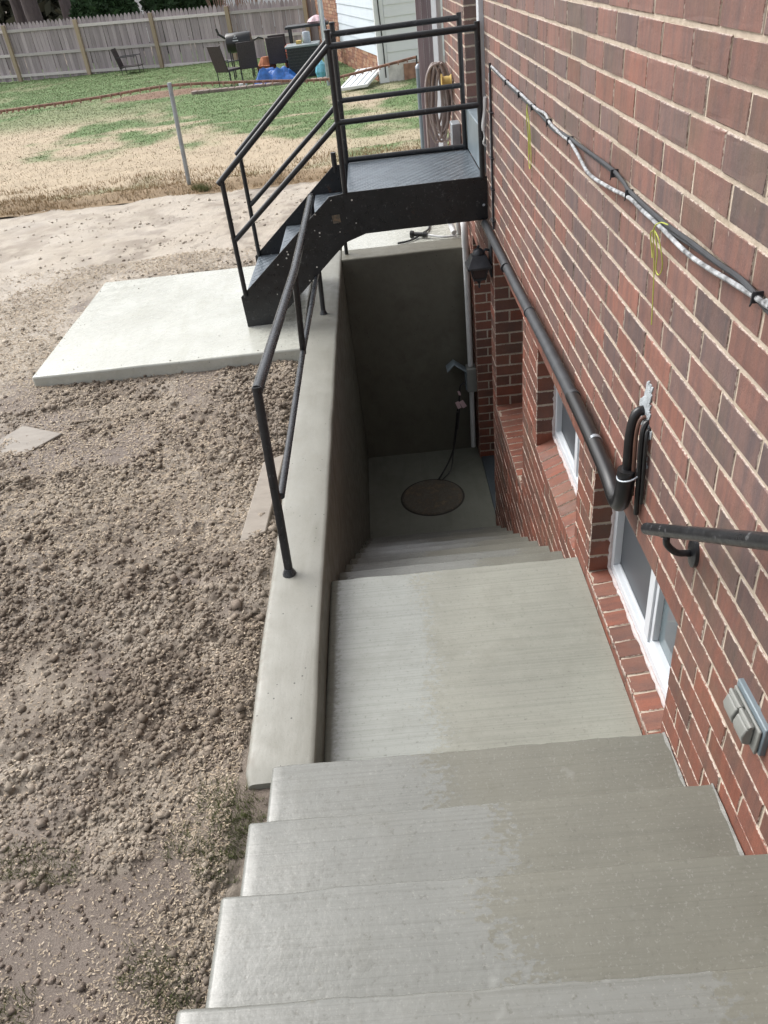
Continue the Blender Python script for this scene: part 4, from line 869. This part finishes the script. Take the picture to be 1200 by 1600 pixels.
m = MB(); m.tube(bez([(0.545, 6.44, -3.30), (0.50, 6.40, -3.55), (0.45, 6.32, -3.80), (0.40, 6.18, -4.00), (0.30, 6.06, -4.047)], 8), 0.006, 8); m.build('cord', MT['rubber'], pcd, smooth=True)
m = MB(); m.tube([(0.51, 6.385, -3.52), (0.485, 6.35, -3.68)], 0.018, 10); m.build('plug', MT['rubber'], pcd, smooth=True)
m = MB(); m.obox((0.512, 6.36, -3.435), (0.016, 0, 0.006), (0, 0.001, 0), (-0.012, 0, 0.035)); m.obox((0.555, 6.36, -3.43), (0.018, 0, 0.010), (0, 0.001, 0), (-0.018, 0, 0.034)); m.obox((0.53, 6.41, -3.34), (0.010, 0, 0), (0, 0.001, 0), (-0.006, 0, 0.022)); m.build('paper_tag', simple('pinkish_paper', (0.55, 0.38, 0.40), 0.7, 0, 0.1, 30, 0), pcd)
# pipes and hose end on the patio under the platform
hz = thing('hose_nozzle', 'black spray nozzle on a grey hose lying on the patio edge under the platform', 'hose nozzle', (0.3, 7.0, -2.07))
m = MB(); m.tube([(0.225, 7.06, -2.050), (0.25, 7.05, -2.050), (0.255, 7.05, -2.050), (0.33, 7.02, -2.052), (0.335, 7.02, -2.052), (0.37, 7.0, -2.055)], [0.034, 0.030, 0.020, 0.020, 0.026, 0.022], 12); m.build('nozzle', MT['rubber'], hz, smooth=True)
m = MB(); m.tube(bez([(0.37, 7.0, -2.055), (0.50, 6.93, -2.066), (0.62, 6.93, -2.068)], 8), 0.011, 8); m.build('hose', MT['pvc'], hz, smooth=True)
m = MB(); m.tube(bez([(0.10, 6.91, -2.072), (0.22, 6.96, -2.072), (0.33, 7.08, -2.060), (0.40, 7.25, -2.072), (0.42, 7.5, -2.072)], 8), 0.009, 8); m.build('old_hose', MT['greyfoam'], hz, smooth=True)
dv = thing('drain_pipe', 'short cream drain pipe with a black end resting behind the end wall', 'pipe', (0.6, 7.0, -2.0))
m = MB(); m.tube([(0.565, 7.16, -1.95), (0.60, 6.93, -2.04)], 0.024, 12); m.build('pipe', MT['pvc'], dv, smooth=True)
m = MB(); m.tube([(0.55, 7.10, -1.93), (0.545, 7.03, -1.935)], 0.036, 14); m.build('black_end', MT['rubber'], dv, smooth=True)
# spider wire on the platform post by the door
tw = thing('pale_cord', 'pale knotted cord hanging on the platform post by the door', 'cord', (0.66, 5.33, -0.8))
m = MB(); m.tube(bez([(0.690, 5.30, -0.77), (0.685, 5.31, -0.85), (0.672, 5.30, -0.93), (0.680, 5.30, -0.99), (0.672, 5.30, -1.03), (0.690, 5.30, -1.05)], 8), [0.011]*20+[0.006]*21, 8); m.build('cord', MT['pvc'], tw, smooth=True)

# ================================================================= BY THE HOUSE CORNER
bf = thing('board_panel', 'dark weathered upright boards standing at the far house corner', 'fence', (0.56, 8.25, -2.1))
for i in range(3):
    m = MB(); m.box(0.470+0.052*i, 0.470+0.052*i+0.050, 8.27, 8.29, -2.1, 0.6+0.03*i); m.build('board', MT['darkboard'], bf, bevel=0.002)
gp = thing('gate_post', 'bluish galvanised fence post beside the dark boards', 'post', (0.47, 8.6, -2.1))
m = MB(); m.tube([(0.475, 8.55, -2.15), (0.475, 8.55, -0.93)], 0.028, 12); m.build('post', MT['bluegrey'], gp, smooth=True)
m = MB(); m.tube([(0.475, 8.55, -0.93), (0.475, 8.55, -0.91), (0.475, 8.55, -0.89)], [0.031, 0.03, 0.012], 12); m.build('cap', MT['galv'], gp, smooth=True)
hc = thing('hose_coil', 'long grey hose coiled in loops on the wall by the house corner', 'garden hose', (0.58, 7.6, -1.0))
for k in range(9):
    ph = random.uniform(0, 6); cx = 0.585+0.0105*(k-4); w_ = random.uniform(0.05, 0.085); h_ = random.uniform(0.24, 0.31); zt = -0.80-0.01*random.random()
    pts = [(cx+w_*math.cos(t)*(0.85+0.3*(math.sin(t) < 0)*0.3), 7.58+0.02*(k % 4)+0.012*math.sin(t*2+ph), zt-h_+h_*math.sin(t)) for t in np.linspace(PI/2, 2.5*PI, 36)]
    m = MB(); m.tube(pts, 0.0105, 8, False); m.build('loop', MT['hose'], hc, smooth=True)
m = MB(); m.tube(bez([(0.60, 7.57, -0.80), (0.52, 7.56, -0.83), (0.475, 7.56, -0.95), (0.465, 7.56, -1.2), (0.468, 7.56, -1.75)], 8), 0.011, 8); m.build('loose_end', MT['hose'], hc, smooth=True)
hh = thing('hose_hanger', 'round yellow plastic hose hanger on the brick wall', 'hose hanger', (0.68, 7.45, -0.9))
m = MB(); m.lathe((0.600, 7.45, -0.93), [(0.062, 0.0), (0.055, 0.012), (0.040, 0.014), (0.040, 0.075), (0.050, 0.080), (0.050, 0.086)], 20, axis='x'); m.build('drum', MT['yellow'], hh, smooth=True)
mb_ = thing('meter_box', 'small pale metal utility box on the wall beyond the platform', 'utility box', (0.66, 7.1, -1.4))
m = MB(); m.box(0.625, 0.698, 6.95, 7.12, -1.52, -1.18); m.build('box', MT['galv'], mb_, bevel=0.006); m = MB(); m.tube([(0.65, 7.02, -1.52), (0.65, 7.02, -2.08)], 0.02, 10); m.build('pipe', MT['pvc'], mb_, smooth=True)

# boards half buried in the dirt
for (pts, lab) in (([(-2.60, 3.92), (-2.32, 3.80), (-2.06, 4.13), (-2.36, 4.28)], 'smooth flat board half buried in dirt at the left picture edge'), ([(-0.825, 2.86), (-0.700, 2.93), (-0.665, 3.62), (-0.775, 3.55)], 'narrow flat board half buried in dirt against the retaining wall')):
    m = MB(); zc = -2.147; m.add([(x, y, zc+0.004*i) for i, (x, y) in enumerate(pts)]+[(x, y, zc-0.03) for x, y in pts], [(0, 1, 2, 3), (7, 6, 5, 4), (0, 4, 5, 1), (1, 5, 6, 2), (2, 6, 7, 3), (3, 7, 4, 0)])
    tag(m.build('buried_board', MT['ply'], bevel=0.006, loc=(pts[0][0], pts[0][1], zc)), lab, 'board')

# ================================================================= THE BACK LAWN
cf = thing('low_metal_fence', 'low lawn fence with a rusty sagging top rail and a grey galvanised post', 'fence', (-2.4, 10.64, -2.2))
m = MB(); m.tube([(-2.456, 10.64, -2.22), (-2.408, 10.64, -1.03)], 0.027, 12); m.build('post', MT['galv'], cf, smooth=True)
m = MB(); m.tube([(-7.3, 10.64, -2.22), (-7.3, 10.64, -1.10)], 0.027, 12); m.build('post', MT['galv'], cf, smooth=True)
m = MB(); m.tube([(0.575, 10.64, -2.22), (0.575, 10.64, -1.02)], 0.010, 8); m.build('thin_post', MT['darkmetal'], cf, smooth=True)
rp = bez([(-7.3, 10.64, -1.10), (-4.52, 10.64, -1.072), (-3.4, 10.64, -1.055), (-2.41, 10.64, -1.02), (-1.4, 10.64, -1.085), (-0.6, 10.64, -1.15), (-0.25, 10.64, -1.135), (0.57, 10.64, -1.035)], 8)
m = MB(); m.tube(rp, 0.0155, 10); m.build('top_rail', MT['rust'], cf, smooth=True)
m = MB(); m.tube([(-2.408, 10.64, -1.05), (-2.408, 10.64, -0.99)], [0.032, 0.026], 12); m.build('cap', MT['galv'], cf, smooth=True)
m = MB()
for i in range(0, len(rp)-1):
    a_, b__ = rp[i], rp[i+1]; n_ = max(1, int((b__-a_).length/0.07))
    for k in range(n_):
        p = a_.lerp(b__, k/n_); m.obox(p+Vector((0, 0, -0.012)), (0.007, 0, 0.002), (0, 0.019, 0), (0, 0, 0.020))
tag(m.build('wire_ties', MT['galv'] if False else simple('rusty_pale_wire', (0.30, 0.20, 0.15), 0.8, 0, 0.4, 30, 0.2), cf), kind='stuff')

pf = thing('picket_fence', 'tall weathered grey picket fence with tan posts across the back of the lawn', 'fence', (-8, 30, -2.3))
fx = lambda x: 30.95-0.232*(x+12.04)
dirv = Vector((1, -0.232, 0)).normalized(); nrm = Vector((-0.232, -1, 0)).normalized()
ftop = lambda x: -0.66-0.024*(x+12.04)
posts = [-20.0, -17.3, -14.66, -12.04, -9.43, -6.80, -4.25, -1.75]
for x in posts:
    m = MB(); p = Vector((x, fx(x), 0))+nrm*0.07
    m.obox((p.x, p.y, (-2.35+ftop(x)+0.02)/2), dirv*0.062, nrm*0.045, (0, 0, (ftop(x)+0.02+2.35)/2)); m.build('post', MT['fencepost'], pf, bevel=0.004)
for i in range(len(posts)-1):
    for fz in (0.16, 0.86, 1.47):
        xa, xb = posts[i]+0.065, posts[i+1]-0.065; za, zb = ftop(xa)-fz, ftop(xb)-fz
        a_ = Vector((xa, fx(xa), za))+nrm*0.035; b__ = Vector((xb, fx(xb), zb))+nrm*0.035
        m = MB(); m.obox((a_+b__)/2, (b__-a_)/2, nrm*0.018, (0, 0, 0.042)); m.build('rail', MT['fencerail'], pf)
pk = None; x = -20.0; W_ = 0.066
while x < -0.7:
    h_ = 1.66+random.uniform(-0.02, 0.02); z1 = ftop(x)+0.075+random.uniform(-0.015, 0.015)
    if pk is None:
        m = MB(); hw = 0.064; t = 0.009; pts = [(-hw, -1.70), (hw, -1.70), (hw, -0.12), (hw*0.85, -0.07), (0.012, 0.0), (-0.012, 0.0), (-hw*0.85, -0.07), (-hw, -0.12)]
        m.add([tuple(dirv*a+nrm*t+Vector((0, 0, c_))) for a, c_ in pts]+[tuple(dirv*a-nrm*t+Vector((0, 0, c_))) for a, c_ in pts], [tuple(range(8)), tuple(range(8, 16))[::-1]]+[(i, 8+i, 8+(i+1) % 8, (i+1) % 8) for i in range(8)])
        pk = m.build('picket', MT['fence'], pf, local=True); o = pk
    else: o = pk.copy(); C.objects.link(o); o.parent = pf
    o.location = (x+8, fx(x)-30, z1+2.3); o.rotation_euler = (0, random.uniform(-0.012, 0.012), 0); x += 0.136+random.uniform(-0.004, 0.006)

# lounge chair against the fence
def obj(mb, name, mat, par, **k): return mb.build(name, MT[mat], par, **k)
lg = thing('lounge_chair', 'dark folding lounge chair standing alone against the picket fence', 'chair', (-7.7, 29.0, -2.3))
m = MB(); m.obox((-8.02, 29.0, -1.86), (-0.07, 0, 0.28), (0, 0.26, 0), (0.01, 0, 0.012)); obj(m, 'backrest', 'wicker', lg)
m = MB(); m.obox((-7.62, 29.0, -2.10), (0.32, 0, 0), (0, 0.26, 0), (0, 0, 0.012)); obj(m, 'seat', 'wicker', lg)
for y in (28.74, 29.26):
    m = MB(); m.tube([(-7.92, y, -2.10), (-7.92, y, -2.34)], 0.012, 6); m.tube([(-7.35, y, -1.80), (-7.35, y, -2.34)], 0.012, 6); m.tube([(-7.99, y, -1.82), (-7.35, y, -1.82)], 0.012, 6); obj(m, 'leg_frame', 'darkmetal', lg)
# high-backed wicker chairs
def patio_chair(x, y, rz, lab, lean=0.15):
    t = thing('patio_chair', lab, 'chair', (x, y, -2.33), rz, 'dark patio chairs by the grill'); t.scale = (0.95, 0.95, 0.86)
    m = MB(); m.obox((0, 0.0, 0.44), (0.24, 0, 0), (0, 0.24, 0), (0, 0, 0.03)); m.build('seat', MT['wicker'], t, local=True, bevel=0.01)
    m = MB(); m.obox((0, 0.24+lean*0.3, 0.74), (0.24, 0, 0), (0, 0.015, 0), (0, lean*0.32, 0.34)); m.build('backrest', MT['wicker'], t, local=True, bevel=0.01)
    for sx in (-0.23, 0.23):
        for sy in (-0.22, 0.22): m = MB(); m.tube([(sx, sy, 0.0), (sx, sy, 0.43)], 0.014, 6); m.build('leg', MT['darkmetal'], t, local=True)
        m = MB(); m.tube([(sx, -0.22, 0.43), (sx, -0.24, 0.64), (sx, 0.24, 0.66)], 0.015, 6); m.build('armrest', MT['darkmetal'], t, local=True)
patio_chair(-3.02, 22.6, PI+0.15, 'dark wicker patio chair right of the black grill, back towards the house', 0.1)
patio_chair(-2.25, 22.9, PI-0.1, 'dark wicker patio chair behind the crumpled blue tarpaulin', 0.1)
patio_chair(-2.30, 23.7, PI, 'dark wicker patio chair standing farthest back by the fence', 0.1)
patio_chair(-3.50, 22.35, PI/2+0.9, 'folded dark patio chair leaning sideways left of the grill', 0.25)
gr = thing('barrel_grill', 'black barrel grill with raised side handle near the picket fence', 'grill', (-3.25, 23.6, -2.33))
m = MB(); m.lathe((-3.62, 23.6, -1.48), [(0.05, 0), (0.21, 0.01), (0.225, 0.04), (0.225, 0.62), (0.21, 0.65), (0.05, 0.66)], 20, axis='x'); m.build('barrel', MT['rubber'], gr, smooth=True)
m = MB(); m.box(-3.42, -3.28, 23.372, 23.378, -1.43, -1.41); m.box(-3.40, -3.30, 23.372, 23.378, -1.37, -1.355); m.box(-3.37, -3.33, 23.372, 23.378, -1.33, -1.30); m.build('badge', MT['white'], gr)
for x in (-3.55, -3.05):
    for y in (23.45, 23.75): m = MB(); m.tube([(x, y, -1.6), (x, y, -2.33)], 0.018, 6); m.build('leg', MT['darkmetal'], gr)
m = MB(); m.tube([(-3.62, 23.5, -1.35), (-3.76, 23.45, -1.25), (-3.80, 23.45, -1.12)], 0.03, 8); m.tube([(-2.97, 23.6, -1.5), (-2.78, 23.6, -1.42), (-2.66, 23.6, -1.46)], 0.02, 8); m.build('handle', MT['rubber'], gr)
ac = thing('air_conditioner', 'dark louvred air conditioner unit with a pale grey top', 'air conditioner', (-1.6, 22.6, -2.33))
m = MB(); m.box(-1.98, -1.20, 22.2, 22.98, -2.30, -1.66); m.build('casing', MT['acmetal'], ac, bevel=0.01)
m = MB(); m.box(-2.01, -1.17, 22.17, 23.01, -1.659, -1.61); m.build('top', MT['actop'], ac, bevel=0.01)
for k in range(9): m = MB(); m.box(-1.985, -1.195, 22.185, 22.2, -2.25+0.065*k, -2.23+0.065*k); m.build('louvre', MT['darkmetal'], ac)
# table with odds and ends behind the air conditioner
tb = thing('cluttered_table', 'grey garden table with clutter on it behind the air conditioner', 'table', (-1.4, 24.3, -2.33))
m = MB(); m.box(-2.1, -0.95, 24.0, 24.7, -1.36, -1.30); m.build('tabletop', MT['acmetal'], tb, bevel=0.01)
for x in (-2.0, -1.05):
    for y in (24.06, 24.6): m = MB(); m.tube([(x, y, -1.36), (x, y, -2.33)], 0.03, 6); m.build('leg', MT['darkmetal'], tb)
bk = thing('clutter_bag', 'pink and white plastic bag heaped on the cluttered table', 'bag', (-1.25, 24.2, -1.30))
m = MB(); m.lathe((-1.25, 24.25, -1.30), [(0.22, 0), (0.27, 0.05), (0.22, 0.10), (0.10, 0.16), (0.03, 0.18)], 9); m.build('bag', simple('pink_white_plastic', (0.55, 0.38, 0.42), 0.5, 0, 0.5, 6, 0.3), bk)
bx = thing('metal_canister', 'grey metal canister standing on the air conditioner', 'canister', (-1.45, 22.7, -1.61))
m = MB(); m.lathe((-1.48, 22.7, -1.61), [(0.10, 0), (0.10, 0.22), (0.09, 0.24), (0.03, 0.25)], 14); m.build('can', MT['galv'], bx, smooth=True); m = MB(); m.box(-1.75, -1.62, 22.6, 22.8, -1.609, -1.54); m.build('tray', MT['yellow'], bx)
# crumpled tarpaulin
N = 26; tv = []; tf = []
for j in range(N):
    for i in range(N):
        u, v = i/(N-1), j/(N-1); x = -2.93+1.15*u; y = 21.75+0.75*v
        e = min(u, 1-u, v, 1-v); h_ = 0.30*min(1, e*5)*(0.35+1.2*abs(float(vnoise(np.array([u*7]), np.array([v*5]), 3)[0])-0.2))
        tv.append((x+0.05*float(vnoise(np.array([v*6]), np.array([u*3]))[0]), y, -2.30+h_))
for j in range(N-1):
    for i in range(N-1): tf.append((j*N+i, j*N+i+1, (j+1)*N+i+1, (j+1)*N+i))
tag(MB().add(tv, tf).build('blue_tarp', MT['tarp'], loc=(-2.4, 22, -2.3)), 'crumpled bright blue tarpaulin lying in front of the patio chairs', 'tarpaulin')
m = MB(); m.lathe((-1.17, 21.8, -2.30), [(0.12, 0), (0.15, 0.12), (0.11, 0.28), (0.05, 0.36), (0.01, 0.38)], 8); tag(m.build('plastic_bag', MT['tealbag'], loc=(-1.17, 21.8, -2.30)), 'pale blue plastic bag beside the air conditioner', 'bag')
m = MB(); m.lathe((-3.12, 21.7, -2.32), [(0.09, 0), (0.11, 0.10), (0.06, 0.14)], 8); tag(m.build('white_bag', MT['white'], loc=(-3.12, 21.7, -2.32)), 'small white bag on the paving left of the blue tarpaulin', 'bag')
m = MB(); m.lathe((-2.62, 22.95, -2.32), [(0.20, 0), (0.26, 0.30), (0.27, 0.32), (0.20, 0.33), (0.10, 0.50)], 10); tag(m.build('terracotta_pot', simple('terracotta', (0.36, 0.13, 0.06), 0.8, 0, 0.2, 10, 0.2), loc=(-2.62, 22.95, -2.32)), 'orange terracotta pot between the two patio chairs', 'pot')
m = MB(); m.lathe((-1.98, 23.2, -2.32), [(0.16, 0), (0.19, 0.5), (0.16, 0.62), (0.05, 0.7)], 10); tag(m.build('terracotta_jar', simple('red_clay', (0.33, 0.09, 0.05), 0.8, 0, 0.2, 10, 0.2), loc=(-1.98, 23.2, -2.32)), 'red clay jar left of the air conditioner', 'jar')
# paving border of the bed
random.seed(21)
ORD = 'first second third fourth fifth sixth seventh eighth ninth tenth eleventh twelfth thirteenth fourteenth fifteenth sixteenth seventeenth eighteenth nineteenth twentieth twenty-first twenty-second'.split()
for k in range(22):
    x = -4.3+0.155*k+random.uniform(-.01, .01); y = 21.55-0.02*k+random.uniform(-0.03, 0.03)
    m = MB(); m.obox((x, y, -2.30), (0.07, 0.004, 0), (0, 0.11, 0), (0, 0, 0.055)); o = m.build('edging_block', simple('grey_brown_paver', (0.24, 0.19, 0.17), 0.9, 0, 0.25, 5, 0.3) if k == 0 else None, bevel=0.01, loc=(x, y, -2.355))
    if k == 0: pv = o.data.materials[0]
    else: o.data.materials.append(pv)
    tag(o, 'grey brown edging block, %s from the left in the row before the grill' % ORD[k], 'paver', 'edging blocks along the bed')
m = MB(); m.box(-4.4, -0.9, 21.66, 24.9, -2.36, -2.315); tag(m.build('gravel_bed', simple('brown_gravel_bed', (0.20, 0.15, 0.125), 0.95, 0, 0.5, 8, 0.8)), kind='structure')

# ---- neighbouring house, turned a little
nh = thing('neighbour_house', 'white sided neighbouring house with brick base beyond the lawn', 'house', (0.245, 19.35, -2.35), math.radians(10.5))
FB = 0.57
brk = simple('weathered_orange_brick', (0.34, 0.19, 0.13), 0.9, 0, 0.45, 5, 0.4)
m = MB(); m.box(0.006, 5.0, 0.006, 5.05, 0, FB-0.005); m.build('foundation', brk, nh, local=True)
m = MB(); m.box(0.02, 5.0, 0.02, 5.05, FB, 4.5); m.build('wall', MT['sidingb'], nh, local=True)
m = MB(); m.box(0.012, 5.0, 5.06, 10.5, 0, 4.5); m.build('brick_wall', brk, nh, local=True)
bi = MB()
for k in range(54):
    z = 0.004+k*0.0815
    y = (0.1 if k % 2 else 0)+0.01
    while y < 9.9:
        if (y+0.2 < 5.03 and z+0.075 < FB) or y > 5.07:
            c = random.choice([(0.36, 0.19, 0.12), (0.30, 0.15, 0.10), (0.40, 0.26, 0.18), (0.24, 0.12, 0.09)]); bi.box(-0.006, 0.02, y, y+0.195, z, z+0.070, c)
        y += 0.207
tag(bi.build('small_bricks', vcol_mat('small_orange_brick', 0.9, 0.3), nh, local=True), kind='stuff')
for k in range(18):
    z = FB+k*0.215
    m = MB(); m.prism([(-0.022, z), (-0.004, z+0.213), (0.019, z+0.213), (0.019, z)], 'y', 0.06, 5.04); m.build('siding_board', MT['sidingb'], nh, local=True)
for k in range(19):
    z = 0.40+k*0.215
    m = MB(); m.prism([(-0.022, z), (-0.004, z+0.213), (0.005, z+0.213), (0.005, z)], 'x', 0.18, 4.9); m.build('siding_board', MT['siding'], nh, local=True)
m = MB(); m.box(-0.035, 0.17, -0.035, 0.05, 0.05, 4.4); m.box(-0.035, 0.03, 0.0505, 0.058, 0.3, 4.4); m.build('corner_board', MT['siding'], nh, local=True, bevel=0.004)
m = MB(); m.box(0.0, 4.9, -0.01, 0.004, 0.0, 0.395); m.build('white_base', simple('chipped_white_base', (0.66, 0.64, 0.60), 0.9, 0, 0.25, 6, 0.3), nh, local=True)
m = MB(); m.box(0.52, 0.98, -0.05, -0.012, 0.05, 0.36); m.build('brick_patch', brk, nh, local=True)
m = MB(); m.tube(bez([(0.10, -0.06, 0.15), (0.09, -0.07, 0.8), (0.06, -0.07, 1.5), (0.08, -0.07, 2.0), (0.03, -0.07, 2.1), (0.04, -0.07, 2.3), (0.10, -0.07, 2.1)], 8), 0.014, 6); m.build('hanging_cable', MT['rubber'], nh, local=True)
m = MB(); m.box(0.02, 5.0, -0.3, 10.8, 4.5, 4.7); m.build('roof', MT['acmetal'], nh, local=True)
pn = thing('white_board', 'white board lying slanted in the grass against the neighbouring house', 'panel', (-0.1, 19.0, -2.3))
m = MB(); m.obox((-0.17, 19.2, -2.14), (0.30, 0.08, 0), (-0.20, -0.55, -0.10), (0, -0.006, 0.03)); m.build('sheet', MT['siding'], pn, bevel=0.006)
for k in range(4): m = MB(); m.obox((-0.17+(k-1.5)*0.15, 19.2+(k-1.5)*0.04, -2.106), (0.008, 0.002, 0), (-0.19, -0.52, -0.095), (0, -0.001, 0.004)); m.build('rib', MT['galv'], pn)
pl = thing('grey_pole', 'tall pale metal pole standing left of the neighbouring house', 'pole', (-0.91, 20.0, -2.35))
m = MB(); m.tube([(-0.93, 20.0, -2.35), (-0.915, 20, -1.4), (-0.895, 20.0, 1.5)], 0.055, 12); m.build('shaft', MT['galv'], pl, smooth=True)
m = MB(); m.tube([(-0.915, 19.94, -1.4), (-0.90, 19.94, 1.4)], 0.02, 8); m.build('white_pipe', MT['white'], pl)

# ---- beyond the picket fence
def leaf_crown(name, par, cx, cy, cz, rx, ry, rz, n, s, colb, seed):
    r = np.random.default_rng(seed); d = r.normal(size=(n, 3)); d /= np.linalg.norm(d, axis=1)[:, None]
    lump = 0.82+0.36*fbm(d[:, 0]*2.5+seed, d[:, 2]*2.5+d[:, 1]*2, 3, seed); rad = (0.72+0.28*r.random(n)**0.5)*lump
    P = d*rad[:, None]*np.array([rx, ry, rz])+np.array([cx, cy, cz]); A = r.normal(size=(n, 3))*s; B = r.normal(size=(n, 3))*s
    V = np.stack([P-A, P+B, P+A, P-B], 1).reshape(-1, 3); col = np.array(colb)*(0.6+0.9*r.random((n, 1)))
    o = np_mesh(name, V-np.array(par.location), np.arange(4*n).reshape(n, 4), np.repeat(col, 4, 0), MT['leaf'], par); return o
bushes = [(-10.75, 37, 1.15, 1.5, 'rounded dark evergreen shrub left of the pair behind the picket fence'), (-9.55, 37, 0.85, 1.45, 'rounded dark evergreen shrub right of the pair behind the picket fence'), (-8.1, 38, 1.0, 1.5, 'dark green shrub behind the third fence bay'), (-6.6, 38.5, 1.0, 1.45, 'dark green shrub behind the fence nearest the middle')]
for i, (x, y, r, h, lab) in enumerate(bushes):
    t = thing('evergreen_shrub', lab, 'shrub', (x, y, -2.4)); leaf_crown('foliage', t, x, y, -2.4+h*0.80, r*0.82, r*0.82, h*0.85, 5200, 0.07, (0.035, 0.07, 0.028), 60+i)
    m = MB(); m.tube([(x, y, -2.45), (x, y, -1.2)], 0.08, 8); m.build('stem', MT['bark'], t)
for i, (x, y, r, lab) in enumerate([(-14.2, 38.5, 0.22, 'dark tree trunk at the upper left corner'), (-13.2, 37.5, 0.33, 'thick dark tree trunk second from the left corner'), (-12.2, 38.5, 0.24, 'dark tree trunk third from the left corner beside the shrubs'), (-16.3, 40, 0.3, 'tree trunk beyond the left picture edge')]):
    t = thing('tree', lab, 'tree', (x, y, -2.4)); lean = random.uniform(-0.25, 0.1)
    m = MB(); m.tube([(x, y, -2.5), (x+lean*0.2, y, -1), (x+lean, y, 2.5), (x+lean*1.6, y, 6)], [r*1.25, r, r*0.8, r*0.4], 12)
    for k in range(6):
        a = random.random()*2*PI; z = 2+random.random()*3; m.tube([(x+lean, y, z), (x+lean+1.6*math.cos(a), y+1.6*math.sin(a), z+1.6)], [r*0.35, r*0.08], 7)
    m.build('trunk', MT['bark'], t, smooth=True); leaf_crown('crown', t, x+lean, y, 5.6, 2.6, 2.6, 2.4, 3500, 0.14, (0.05, 0.075, 0.03), 80+i)
for i, (x, y) in enumerate([(-5.2, 33.5), (-4.6, 33.8), (-3.9, 33.4)]):
    t = thing('bare_shrub', ['bare reddish twiggy shrub rising behind the fence, left of three', 'bare reddish twiggy shrub rising behind the fence, middle of three', 'bare reddish twiggy shrub rising behind the fence, right of three'][i], 'shrub', (x, y, -2.4)); m = MB()
    for k in range(16):
        a = random.random()*2*PI; s = random.uniform(0.2, 0.7); m.tube([(x, y, -2.4), (x+s*0.4*math.cos(a), y+s*0.4*math.sin(a), -1.2), (x+s*math.cos(a), y+s*math.sin(a), 0.3)], [0.022, 0.016, 0.006], 5)
    m.build('stems', simple('pale_reddish_twigs', (0.30, 0.20, 0.17), 0.9, 0, 0.2, 10, 0), t)
# a far hedge and a pale house
V = []; r = np.random.default_rng(5); n = 36000
P = np.stack([-45+r.random(n)*60, 52+r.normal(0, 1.2, n)+0*r.random(n), -2.4+r.random(n)**0.8*(3.5+3.0*fbm(r.random(n)*20, r.random(n)*3, 2, 9))], -1); A = r.normal(size=(n, 3))*0.17; B = r.normal(size=(n, 3))*0.17
tag(np_mesh('far_trees', np.stack([P-A, P+B, P+A, P-B], 1).reshape(-1, 3), np.arange(4*n).reshape(n, 4), np.repeat(np.array([0.10, 0.105, 0.075])*(0.5+r.random((n, 1))), 4, 0), MT['leaf'], kind='stuff'), 'far grey green mass of trees behind the neighbours', 'trees')
fh = thing('far_house', 'pale far house showing between the shrubs above the fence', 'house', (-10.0, 46, -2.4))
m = MB(); m.box(-11.6, -3.0, 46, 52, -2.4, 2.6); m.build('wall', MT['siding'], fh)
m = MB(); m.prism([(-12.1, 2.6), (-2.5, 2.6), (-7.3, 5.0)], 'y', 45.6, 52.4); m.build('roof', MT['acmetal'], fh)
for x in (-9.6, -6.4): m = MB(); m.box(x, x+0.9, 45.95, 45.99, -0.6, 0.7); m.build('window', MT['glass'], fh)
